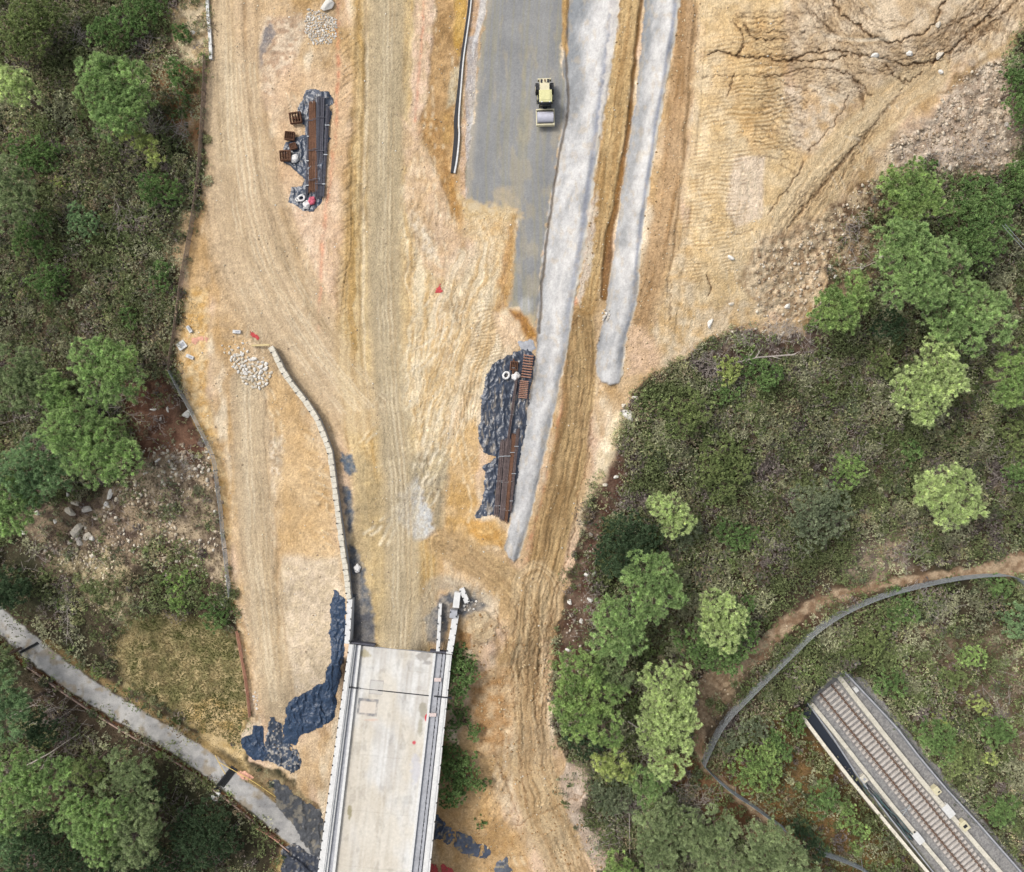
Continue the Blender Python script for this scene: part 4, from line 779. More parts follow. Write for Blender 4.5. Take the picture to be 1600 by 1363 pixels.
rods('rebar_bundle', 'rightmost dark bundle on the lower half of the torn tarpaulin', 807,812,794,799,672,800,7,M_rustg, seed=10)
rods('rebar_bundle', 'long thin bundle running up the middle of the torn tarpaulin', 806,809,792,796,585,690,5,M_rustg, seed=11, ties=1)
rods('rebar_bundle', 'short rusty bundle crossing the head of the torn tarpaulin', 802,804,800,803,563,583,4,M_rust, seed=12, ties=1)
def stirrups(label, x, y, w_, h_, rz, n, m=M_rust, group=None, ladder=False):
    z = hz(x, y)+.2; root = thing('rebar_cage', label, 'rebar cage', tuple(W(x, y, z)), rz, group); b = B()
    if ladder:
        for sx in (-w_/2, w_/2):
            for zz in (.05, .5): b.cyl((sx, -h_/2, zz), (sx, h_/2, zz), .04, n=5)
        b.build('long_bars', m, root); b = B()
        for i in range(n):
            y_ = -h_/2+h_*(i+.5)/n; b.path([(-w_/2-.1, y_, .56), (w_/2+.1, y_, .56), (w_/2+.1, y_, .0), (-w_/2-.1, y_, .0), (-w_/2-.1, y_, .56)], .05, 5)
        b.build('stirrups', mat('rust_pale', c_(196,150,128), .9, noise=(5, .2)), root)
    else:
        R_ = random.Random(n)
        for i in range(n):
            k = R_.uniform(.85, 1); a, c = w_/2*k, h_/2*k; e = R_.uniform(-.05, .05); zz = .04+i*.05; b.path([(-a+e, -c, zz), (a+e, -c, zz), (a+e, c, zz), (-a+e, c, zz), (-a+e, -c, zz)], .035, 5)
            for q in range(3): xx = -a+2*a*(q+1)/4; b.cyl((xx+e, -c, zz), (xx+e, c, zz), .03, n=4)
        b.build('stirrups', m, root); b = B(); b.box(0, 0, 0, w_*.7, h_*.2, .06*n*.5); b.build('bearer', m, root)
    return root
stirrups('stack of rusty stirrups off the upper left edge of the left stockpile', 463,186,1.35,1.3,.15,10)
stirrups('small rusty stirrup stack uppermost of the three on the left tongue of the left stockpile', 454,214,1.15,1.0,-.1,9)
stirrups('smallest rusty stirrup stack in the middle of the left tongue of the stockpile', 459,230,.8,.75,.3,8)
stirrups('dark rusty stirrup stack left of the white bag on the left stockpile', 447,245,1.25,1.2,.05,11)
stirrups('tall ladder shaped cage of pale rungs at the head of the torn tarpaulin', 824,573,.95,2.9,-.12,9,ladder=True)
stirrups('shorter ladder shaped cage below the tall one on the torn tarpaulin', 818,609,.8,2.2,-.1,10,M_rustg,ladder=True)
stirrups('rusty mat of crossed bars left of the tall cage', 803,572,.9,1.1,-.1,6)
def bag(label, x, y, r, m, seed, slack=.3, name='bulk_bag'):
    R_ = random.Random(seed); bm = bmesh.new(); bmesh.ops.create_icosphere(bm, subdivisions=3, radius=1)
    for v in bm.verts:
        n_ = 1+.22*math.sin(v.co.x*5+seed)*math.cos(v.co.y*4+seed*2)+.1*math.sin(v.co.z*9+v.co.x*7); v.co = Vector((v.co.x*r*n_, v.co.y*r*n_*.85, max(v.co.z, -.35)*r*.55*n_))
        v.co.z += .35*r*.55
    bb = B(); bb.bm.free(); bb.bm = bm; root = thing(name, label, 'bag', tuple(G(x, y, .15)), R_.uniform(0, 6)); bb.build('sack', m, root, smooth_=True)
    b = B()
    for s in (-1, 1):
        P = [(s*r*.5+math.cos(t)*r*.35, math.sin(t)*r*.5, r*.55+.06*math.sin(2*t)) for t in [k*math.pi/6 for k in range(13)]]; b.path(P, .03, 5)
    b.build('strap', m, root); return root
bag('slack white bulk bag between stirrups and bars on the left stockpile', 461.5,249.5,.55,M_white,1)
bag('lower white bag at the bottom end of the left stockpile', 480,322,.5,M_white,3)
bag('red and pink bag at the bottom end of the left stockpile', 488,315,.5,mat('pink_bag', c_(222,110,130), .8, noise=(5, .3)),4)
bag('white bag right of the open ring on the torn tarpaulin', 806,588,.52,M_white,5)
bag('white bag lying on the dark strip beside the block wall', 559,888,.5,M_white,6)
def ring(label, x, y, r, t, m, rz=0):
    bm = bmesh.new(); N, K = 20, 8
    vs = [[bm.verts.new(((r+t*math.cos(2*math.pi*j/K)+.04*math.sin(3*i))*math.cos(2*math.pi*i/N), (r*.85+t*math.cos(2*math.pi*j/K))*math.sin(2*math.pi*i/N), t+t*math.sin(2*math.pi*j/K)+.03*math.sin(5*i))) for j in range(K)] for i in range(N)]
    for i in range(N):
        for j in range(K): bm.faces.new((vs[i][j], vs[(i+1) % N][j], vs[(i+1) % N][(j+1) % K], vs[i][(j+1) % K]))
    bb = B(); bb.bm.free(); bb.bm = bm; o = bb.build('folded_bag', m, smooth_=True); o.location = G(x, y, .2); o.rotation_euler = (0, 0, rz); tag(o, label, 'bag')
ring('open white ring of folded bagging above the red bag on the left stockpile', 472,311,.38,.12,M_white,.4)
ring('open white ring of folded bagging on the torn tarpaulin', 791,587,.4,.13,M_white,1)
ring('small white coil beside the lower white bag on the left stockpile', 466,313,.22,.07,M_white,2)
# ---------------------------------------------------------------- soil compactor
ro = thing('soil_compactor', 'cream and yellow single drum road roller driving down the fresh asphalt lane', 'road roller', tuple(G(851, 168, .03)), math.radians(1.5))
b = B(); b.cyl((-1.02,-1.75,.76), (1.02,-1.75,.76), .76, n=40); o = b.build('drum', M_drum, ro, bev=.02)
b = B()
for s in (-1, 1): b.box(s*1.12, -1.72, .55, .12, 2.0, .42, .03)
b.box(0,-2.72,.55,2.36,.22,.5,.05); b.box(0,-.76,.55,2.36,.2,.5,.05); b.build('drum_frame', M_cream, ro)
b = B(); b.box(0,-2.55,1.06,1.9,.05,.05); b.box(0,-.92,1.06,1.9,.05,.05); b.build('scraper', M_black, ro)
b = B(); b.box(0,-.45,.5,.5,.6,.4); b.cyl((0,-.45,.35), (0,-.45,1.05), .14, n=10); b.build('articulation', M_black, ro)
b = B(); b.box(0,.75,.55,1.5,2.0,.5,.04); b.box(0,-.22,.9,1.55,.1,.5); b.build('chassis', M_black, ro)
cab = None; b = B()
v = b.hexa([(-.74,-.2,.95), (.74,-.2,.95), (.74,1.15,.95), (-.74,1.15,.95)], [(-.66,-.08,2.75), (.66,-.08,2.75), (.66,1.08,2.75), (-.66,1.08,2.75)]); cabo = b.build('cab', M_glass, ro, bev=.02); cabo.location = (0, -.3, 0)
b = B()
for x, y in ((-1,0), (1,0), (-1,1), (1,1)): b.cyl((x*.74, -.2+y*1.35, .95), (x*.66, -.08+y*1.16, 2.77), .05, n=6)
b.build('post', M_black, cabo)
b = B(); b.box(0,.5,2.76,1.6,1.6,.12,.05); b.box(0,.5,2.88,1.2,1.1,.05,.03); b.build('roof', M_yel, cabo)
b = B(); b.box(0,-.28,2.72,1.45,.16,.09); b.box(0,1.24,2.6,1.2,.1,.14); b.build('visor', M_black, cabo)
for s in (-1, 1):
    b = B(); b.box(s*.5,-.28,2.82,.2,.12,.12,.02); b.build('work_light', M_white, cabo)
for s in (-1, 1):
    b = B(); b.path([(s*.7,-.1,2.5), (s*1.0,-.25,2.5)], .025); b.box(s*1.02,-.27,2.25,.16,.06,.35); b.build('mirror', M_black, ro)
b = B(); b.hexa([(-.62,1.2,1.0), (.62,1.2,1.0), (.66,3.05,1.0), (-.66,3.05,1.0)], [(-.56,1.2,2.05), (.56,1.2,2.05), (.6,3.0,1.75), (-.6,3.0,1.75)]); hood = b.build('engine_hood', M_cream, ro, bev=.05); ro.scale = (.93, .90, .93)
b = B(); b.box(0,1.08,1.0,1.2,.16,1.0); b.build('air_intake', M_black, hood)
for x in (-.42,.42):
    b = B(); b.box(x,2.62,1.79,.26,.5,.07,.01); b.build('vent', M_black, hood)
b = B(); b.cyl((.02,2.55,1.8), (.02,2.55,2.12), .07, n=8); b.box(.02,2.75,1.78,.16,.22,.07); b.build('exhaust', M_rust, hood)
b = B(); b.box(0,3.13,.75,1.7,.18,.62,.04); b.build('counterweight', M_cream, ro)
for s in (-1, 1):
    b = B(); b.cyl((s*.72,2.1,.68), (s*1.15,2.1,.68), .68, n=28)
    for k in range(22):
        a = 2*math.pi*k/22; b.cyl((s*.74, 2.1+.69*math.cos(a), .68+.69*math.sin(a)), (s*1.14, 2.1+.69*math.cos(a+.22), .68+.69*math.sin(a+.22)), .05, n=4)
    wh = b.build('wheel', M_rub, ro); b = B(); b.cyl((s*1.13,2.1,.68), (s*1.18,2.1,.68), .34, n=18); b.build('rim', M_cream, wh)
    b = B(); b.box(s*.93,2.1,1.33,.42,.8,.05,.02); b.build('mudguard', M_black, ro)
    b = B(); b.box(s*.88,.45,.5,.34,.5,.05); b.build('step', M_black, ro); b = B(); b.box(s*.88,.45,.85,.3,.45,.05); b.build('step', M_black, ro)
b = B()
for s in (-1, 1): b.path([(s*.95,.1,.9), (s*.95,.1,1.7), (s*.95,.85,1.7), (s*.95,.85,.9)], .02)
b.build('handrail', M_yel, ro)
# ---------------------------------------------------------------- fences with wire mesh
def fence(name, label, P, h, post, sp, m_post, m_wire, wr=.012, cell=.16, lean=0, stays=True, top=True, cat='fence', sheetm=None, dense=1):
    pts = []; Q_ = smooth(P, 1)
    root = thing(name, label, cat, tuple(G(*P[0])))
    # even spacing in world space
    Wp = [G(*q) for q in Q_]; L = [0]
    for a, c in zip(Wp[:-1], Wp[1:]): L.append(L[-1]+(c-a).length)
    def at(s):
        s = min(max(s, 0), L[-1]-1e-4); i = max(0, min(len(L)-2, int(np.searchsorted(L, s, 'right'))-1)); return Wp[i].lerp(Wp[i+1], (s-L[i])/max(L[i+1]-L[i], 1e-6))
    n = min(95, max(2, int(L[-1]/sp))); tops = []
    for i in range(n+1):
        p = at(L[-1]*i/n); q = p+Vector((lean, 0, h)); tops.append(q); b = B(); b.cyl(p-Vector((0,0,.3)), q+Vector((0,0,.05)), post, n=6); rel(b.build('post', m_post), root)
        if stays and i % 5 == 2: d = (at(L[-1]*i/n+.1)-at(L[-1]*i/n-.1)).normalized(); nn = Vector((-d.y, d.x, 0)); b = B(); b.cyl(q-Vector((0,0,.3)), p+nn*.9, post*.7, n=5); rel(b.build('stay', m_post), root)
    # mesh as one woven part
    N = int(L[-1]/cell); Vv = []; F = []
    def seg(a, c, r):
        d = (c-a); u = d.orthogonal().normalized()*r; w2 = d.cross(u).normalized()*r; k = len(Vv)
        for e in (u, -.5*u+.87*w2, -.5*u-.87*w2): Vv.append(a+e)
        for e in (u, -.5*u+.87*w2, -.5*u-.87*w2): Vv.append(c+e)
        for j in range(3): F.append((k+j, k+(j+1) % 3, k+3+(j+1) % 3, k+3+j))
    gp = [at(L[-1]*i/N) for i in range(N+1)]; off_ = Vector((lean, 0, h))
    for i in range(N):
        seg(gp[i]+off_*.03, gp[i]+off_*.97, wr)
    M_ = max(3, int(h/cell)); st = max(1, int(.6/cell))
    for k in range(M_+1):
        for i in range(0, N, st): seg(gp[i]+off_*(k/M_), gp[min(i+st, N)]+off_*(k/M_), wr if k % M_ else wr*1.8)
    o = npmesh('wire_mesh', np.array([tuple(v) for v in Vv]), np.array(F), m_wire); rel(o, root); return root
FR = [(1640,960),(1612,930),(1590,908),(1572,896),(1530,897),(1480,903),(1440,911),(1380,926),(1340,941),(1300,961),(1265,986),(1235,1016),(1200,1050),(1165,1085),(1130,1120),(1110,1155),(1096,1188)]
fence('wire_fence', 'long grey wire mesh fence curving beside the worn track down to a sharp corner', FR, 1.9, .045, 2.6, M_galv, M_galv, .011, .095)
fence('wire_fence', 'grey wire mesh fence running from the sharp corner down into the pines', [(1096,1190),(1118,1214),(1145,1236),(1165,1248),(1192,1268),(1222,1290)], 1.7, .045, 2.6, M_galv, M_galv, .013, .08)
fence('wire_fence', 'short wire mesh fence emerging below the pines near the bottom edge', [(1275,1325),(1310,1336),(1345,1352),(1370,1372)], 1.7, .045, 2.6, M_galv, M_galv, .013, .08)
fence('boundary_fence', 'thin grey brown fence along the upper left edge of the dirt lane', [(323,92),(322,140),(318,200),(314,270),(306,330),(296,390),(288,430),(281,480),(276,520),(269,560),(268,578)], 1.1, .05, 1.9, M_wood, M_wood, .02, .12, stays=False)
fence('boundary_fence', 'thin grey fence bending round the round boulder on the left edge of the site', [(268,580),(283,610),(300,640),(312,665),(326,692),(338,720),(342,760),(348,800),(350,830),(355,870),(362,930)], 1.1, .05, 1.9, M_galv, M_galv, .018, .14, stays=False)
fence('safety_netting', 'faded orange safety netting beside the lower end of the left dirt lane', [(372,985),(378,1020),(384,1050),(389,1085),(392,1118)], .8, .03, 2.2, M_orange, M_orange, .03, .12, stays=False)
fence('safety_netting', 'orange netting left on the old lane kerb close to the bridge', [(402,1290),(420,1300),(438,1312)], .7, .03, 2, M_orange, M_orange, .03, .12, stays=False)
fence('handrail', 'thin grey rail standing along the ditch right of the railway', [(1322,1050),(1360,1090),(1400,1135),(1440,1182),(1480,1232),(1520,1280),(1560,1325),(1610,1380)], 1.0, .04, 2.4, M_galv, M_galv, .012, .3, stays=False, cat='railing')
# ---------------------------------------------------------------- drain slots across the old lane
def slab(name, label, cat, c4, z, th, m, extra=None):
    P = [G(x, y, .16) for x, y in c4]; r = thing(name, label, cat, (P[0].x, P[0].y, z-th)); b = B(); zz_ = [(p.x, p.y, p.z-th) for p in P][::-1]
    v_ = [b.bm.verts.new(p) for p in zz_]; w2_ = [b.bm.verts.new(tuple(p)) for p in P][::-1]; n_v = len(v_); b.bm.faces.new(v_[::-1]); b.bm.faces.new(w2_)
    for i in range(n_v): b.bm.faces.new((v_[i], v_[(i+1) % n_v], w2_[(i+1) % n_v], w2_[i]))
    rel(b.build('slab', m, bev=.01), r); return r
def bars(r, name, a, c, n, wd, z, m):
    b = B(); a = G(*a, .19); c = G(*c, .19); d = (c-a).normalized(); nn = Vector((-d.y, d.x, 0))
    for i in range(n): p = a.lerp(c, (i+.5)/n); b.hexa([p+nn*wd/2+d*.03, p-nn*wd/2+d*.03, p-nn*wd/2-d*.03, p+nn*wd/2-d*.03], [q+Vector((0,0,.04)) for q in (p+nn*wd/2+d*.03, p-nn*wd/2+d*.03, p-nn*wd/2-d*.03, p+nn*wd/2-d*.03)])
    rel(b.build(name, m), r)
z0 = hz(350,1222)+.14
r = slab('drain_channel', 'broad black drain grating crossing the old lane beside the orange waste', 'drain', [(362,1196),(371,1202),(345,1238),(334,1232)], z0, .3, M_black); bars(r, 'grating', (366,1201), (341,1234), 24, .85, z0+.005, M_rub)
r = slab('concrete_block', 'white concrete head at the lower end of the broad drain', 'drain', [(334,1233),(345,1239),(341,1250),(336,1251),(330,1246)], z0+.05, .5, M_concw)
z1 = hz(45,1014)+.14
r = slab('drain_channel', 'narrow dark drain grating crossing the old lane near the left edge', 'drain', [(58,1003),(61,1006),(33,1021),(31,1018)], z1, .3, M_black); bars(r, 'grating', (59,1005), (33,1019), 22, .22, z1+.005, M_rub)
o = ribbon('lane_kerb', off(PATHC, 27)[2:-1], 2.2, -.3, .18, mat('pinkish_kerb', c_(176,150,136), .9, noise=(3, .2))); tag(recentre(o), 'low pinkish kerb along the pine side of the old lane', 'kerb')
o = ribbon('cable', [(340,1190),(372,1208),(400,1224),(430,1245)], .9, .5, .56, mat('yellow_tape', c_(226,196,120), .7)); tag(recentre(o), 'yellow tape stretched beside the broad drain on the old lane', 'tape')
o = ribbon('cable', [(336,1180),(345,1198),(352,1210)], .9, .5, .56, mat('yellow_tape')); tag(recentre(o), 'short yellow tape end hanging above the broad drain', 'tape')
# ---------------------------------------------------------------- railway
T0, T1 = (1283.5,1069), (1660,1529)
zr = RAILZ+.18; A0 = W(*T0, zr); A1 = W(*T1, zr); dR = (A1-A0).normalized(); nR = Vector((-dR.y, dR.x, 0)); LR = (A1-A0).length
tr = thing('railway_track', 'single railway track with concrete sleepers leaving the tunnel mouth', 'railway track', tuple(A0))
ang = math.atan2(dR.y, dR.x)
sb = B(); sb.box(0, 0, -.12, .29, 3.25, .22, .03); sm0 = sb.build('sleeper', M_sleep); fb = B()
for s in (-1, 1):
    for t in (-1, 1): fb.box(t*.0+.0, s*.95+t*.16, .1, .22, .12, .06)
fm = fb.build('rail_fastening', mat('fastening', c_(120,104,92), .8), sm0)
NS = int(LR/.665)
for i in range(min(NS, 98)):
    if i == 0: o = sm0
    else:
        o = sm0.copy(); COL.objects.link(o); f = fm.copy(); COL.objects.link(f); f.parent = o
    p = A0+dR*(.4+i*.665); o.parent = tr; o.location = p-A0; o.rotation_euler = (0, 0, ang)
for s in (-1, 1):
    b = B(); a = A0+nR*s*.93; c = A1+nR*s*.93
    for w_, z_, z2 in ((.15, .11, .13), (.04, .13, .23), (.085, .23, .27)): b.hexa([a+nR*w_/2+Vector((0,0,z_)), a-nR*w_/2+Vector((0,0,z_)), c-nR*w_/2+Vector((0,0,z_)), c+nR*w_/2+Vector((0,0,z_))], [a+nR*w_/2+Vector((0,0,z2)), a-nR*w_/2+Vector((0,0,z2)), c-nR*w_/2+Vector((0,0,z2)), c+nR*w_/2+Vector((0,0,z2))])
    rel(b.build('rail', M_rail), tr)
def rwall(name, label, cat, P, w0, top, deep, m, lid=None, joint=0):
    pts = [W(x, y, RAILZ+top) for x, y in P]; r = thing(name, label, cat, (pts[0].x, pts[0].y, RAILZ)); k = 0
    for a, c in zip(pts[:-1], pts[1:]):
        d = (c-a); n_ = Vector((-d.y, d.x, 0)).normalized(); L = d.length; N = max(1, int(L/joint)) if joint else 1
        for i in range(N):
            p = a.lerp(c, i/N)+d.normalized()*.01; q = a.lerp(c, (i+1)/N)-d.normalized()*.01; k += 1; h_ = w0/2*(1+.04*math.sin(k*7)); c4 = [p+n_*h_, p-n_*h_, q-n_*h_, q+n_*h_]; dz = .012*math.sin(k*5)
            if k > 98: break
            b = B(); b.hexa([(x.x, x.y, RAILZ-deep) for x in c4][::-1], [(x.x, x.y, RAILZ+top+dz) for x in c4][::-1]); rel(b.build('cover_slab' if joint else 'wall', m, bev=.012), r)
    return r
rwall('cable_trough', 'straight line of pale trough covers right of the railway track', 'cable trough', [(1307,1052),(1340,1095),(1390,1158),(1440,1220),(1500,1290),(1562,1362),(1680,1500)], .58, .55, .3, M_block, joint=1.6)
rwall('cable_trough', 'straight line of pale trough covers left of the railway track', 'cable trough', [(1268,1100),(1310,1152),(1350,1203),(1395,1260),(1440,1314),(1484,1366),(1600,1505)], .5, .5, .3, M_block, joint=1.6)
rwall('ditch_wall', 'long white wall bounding the railway cutting on the left', 'wall', [(1252.5,1118),(1290,1168),(1332,1222),(1390,1292),(1452,1366),(1560,1500)], .42, 1.1, .5, mat('limewashed_wall', c_(240,232,214), .9, noise=(2, .2), n2=(8, .15)), joint=3.4)
rwall('ditch_wall', 'thin pale wall of the dark ditch against the left trough covers', 'wall', [(1260,1096),(1300,1150),(1340,1212),(1390,1277),(1432,1330),(1480,1390)], .16, .6, .3, M_concg, joint=4)
rwall('ditch_wall', 'thin grey wall along the outer right side of the railway cutting', 'wall', [(1316,1046),(1362,1095),(1402,1138),(1436,1182),(1478,1232),(1530,1288),(1602,1370),(1700,1480)], .2, 1.2, .5, M_concg, joint=4)
o = None; b = B(); P = [W(1254,1116,RAILZ+.25), W(1261,1100,RAILZ+.25), W(1325,1190,RAILZ+.25), W(1352,1240,RAILZ+.25), W(1330,1215,RAILZ+.25)]
f = b.bm.faces.new([b.bm.verts.new(p) for p in P]); o = b.build('ditch_water', M_water); tag(recentre(o), kind='structure'); o.name = 'water'
tp = thing('tunnel_portal', 'thin concrete headwall over the railway tunnel mouth', 'tunnel portal', tuple(W(1290,1064,RAILZ)))
b = B(); a, c = W(1236,1099,-4.2), W(1342,1029,-4.2); d = (c-a).normalized(); n_ = Vector((-d.y, d.x, 0)); c4 = [a+n_*.22, a-n_*.22, c-n_*.22, c+n_*.22]; a2 = [Vector((p.x, p.y, -5.2)) for p in c4]; b.hexa(a2[::-1], c4[::-1])
for s0, s1 in ((0,.22), (.62,1)):
    p, q = a.lerp(c, s0), a.lerp(c, s1); c5 = [p+n_*.2, p-n_*.2, q-n_*.2, q+n_*.2]; b.hexa([Vector((x.x, x.y, RAILZ-.5)) for x in c5][::-1], [Vector((x.x, x.y, -5.21)) for x in c5][::-1])
rel(b.build('headwall', mat('weathered_wall', c_(146,132,118), .9, noise=(2, .3)), bev=.02), tp)
b = B(); c5 = [x.copy() for x in (a.lerp(c,.18)+n_*6, a.lerp(c,.18), a.lerp(c,.66), a.lerp(c,.66)+n_*6)]; b.hexa([(x.x, x.y, -7.0) for x in c5], [(x.x, x.y, -6.9+.0) for x in c5]) if False else b.box(0,0,0,.01,.01,.01); b.bm.clear(); b.box(W(1306,1050,-6).x, W(1306,1050,-6).y, -6.9, 1.1, .9, 1.0, .03, ang); rel(b.build('end_block', M_concg), tp)
def boxy(name, label, cat, x, y, sx, sy, h_, m, rz=ang, base=RAILZ+.02, parts=()):
    z = base if base is not None else hz(x, y); r = thing(name, label, cat, tuple(W(x, y, z)), rz); b = B(); b.box(0,0,0,sx,sy,h_,.03); b.build('housing', m, r); b = B(); b.box(0,0,h_+.002,sx*1.08,sy*1.08,.06,.02); b.build('lid', m, r)
    for (px, py, qx, qy, qz, mm, nm) in parts: b = B(); b.box(px, py, h_+.06, qx, qy, qz); b.build(nm, mm, r)
    return r
boxy('trackside_cabinet', 'cream cabinet beside the right trough covers halfway down the track', 'cabinet', 1458,1231,.9,.8,.9,M_cream, parts=[(.2,.1,.15,.3,.05,M_black,'vent')])
boxy('trackside_cabinet', 'pale cabinet with a dark opening standing lower on the right trough covers', 'cabinet', 1502,1286,1.1,.9,.8,M_cream, parts=[(.0,.0,.35,.5,.05,M_black,'opening')])
boxy('junction_box', 'wide white junction box set into the right trough line', 'junction box', 1478,1264,1.6,.95,.62,M_concw)
boxy('junction_box', 'wide grey white junction box set into the left trough line near the bottom', 'junction box', 1431,1306,1.5,.85,.62,M_concw, parts=[(-1.0,.1,.2,.22,.06,M_black,'opening')])
boxy('junction_box', 'pale round capped box beside the left trough line above the dark pipes', 'junction box', 1347,1214,.9,.7,.6,M_block, parts=[(0,0,.3,.3,.06,M_concg,'cap')])
boxy('junction_box', 'small white box on the ledge right of the upper trough covers', 'junction box', 1335,1076,.6,.5,.5,M_concw)
boxy('concrete_pad', 'square concrete pad on the bank at the upper end of the tunnel headwall', 'pad', 1336,1034,.7,.7,.25,M_concg, base=hz(1336,1034))
r = thing('cable_bundle', 'dark tangle of cables and pipes in the ditch left of the railway', 'cables', tuple(W(1395,1270,RAILZ+.5))); R_ = random.Random(4)
for i in range(7):
    b = B(); P = []
    for k in range(9): t = k/8; P.append(W(1352+t*75+R_.uniform(-3,3)-i*.8, 1222+t*86+R_.uniform(-2,2)+i*.8, RAILZ+.45+R_.uniform(0,.15)))
    b.path(P, .05, 5); rel(b.build('cable', M_black if i % 3 else mat('teal_pipe', c_(90,120,120), .6)), r)
r = thing('lineside_cross', 'two crossed pale cables lying over the sleepers', 'cables', tuple(W(1416,1267,RAILZ+.4)))
for P in (((1410,1275),(1422,1258)), ((1414,1262),(1420,1275)), ((1407,1268),(1424,1262))):
    b = B(); b.cyl(W(*P[0], RAILZ+.5), W(*P[1], RAILZ+.5), .035, n=5); rel(b.build('cable', M_galv), r)
# overhead wires at right edge
for k in range(2):
    b = B(); P = [W(1566+k*4+t*8, 352+t*9-k*2, 9-.0*t) for t in range(12)]; b.path(P, .02, 4); o = b.build('overhead_wire', M_galv); recentre(o); tag(o, ['left of two thin wires slanting across the dark trees at the right edge', 'right of two thin wires slanting across the dark trees at the right edge'][k], 'wire')
# ---------------------------------------------------------------- foliage
def ccol(*rgb): return C(*rgb)
def tufts(Pc, Nn, K, ln, wd, col, R, up=.35, spread=1.0, cv=.25, tipc=None):
    """K blades at each point of Pc (n,3) with outward normals Nn; returns verts, faces, colours"""
    n = len(Pc); P = np.repeat(Pc, K, 0); N_ = np.repeat(Nn, K, 0)
    d = N_*.6+np.array([0, 0, up])+R.normal(size=P.shape)*.62*spread; d /= np.linalg.norm(d, axis=1, keepdims=True)+1e-6
    L = ln*R.uniform(.6, 1.15, (len(P), 1)); t = np.cross(d, R.normal(size=P.shape)); t /= np.linalg.norm(t, axis=1, keepdims=True)+1e-6
    w2 = wd*R.uniform(.7, 1.3, (len(P), 1)); a = P+d*L*.25
    Vv = np.stack([a-t*w2/2, a+t*w2/2, P+d*L], 1).reshape(-1, 3)
    F = np.arange(len(Vv)).reshape(-1, 3)
    cc = np.repeat(col*(1+R.normal(size=(n, 1))*cv), K, 0)*(1+R.normal(size=(len(P), 1))*.12)
    cc = np.repeat(cc[:, None], 3, 1); 
    if tipc is not None: cc[:, 2] = cc[:, 2]*.45+np.asarray(tipc)*.55*(1+R.normal(size=(len(P), 1))*.1)
    return Vv.astype(f4), F, np.clip(cc, .004, 1).reshape(-1, 3).astype(f4)
PAL = dict(pine=(C(104,140,72), C(148,182,102)), pale=(C(142,168,92), C(176,200,124)), bright=(C(104,140,66), C(144,176,88)), dull=(C(104,128,76), C(138,160,104)), bluish=(C(92,128,80), C(126,162,104)),
 dark=(C(54,80,50), C(76,104,66)), grey=(C(92,112,78), C(130,146,108)), olive=(C(98,120,60), C(130,150,80)), green=(C(84,122,58), C(118,154,78)), yellow=(C(136,158,74), C(172,190,98)))
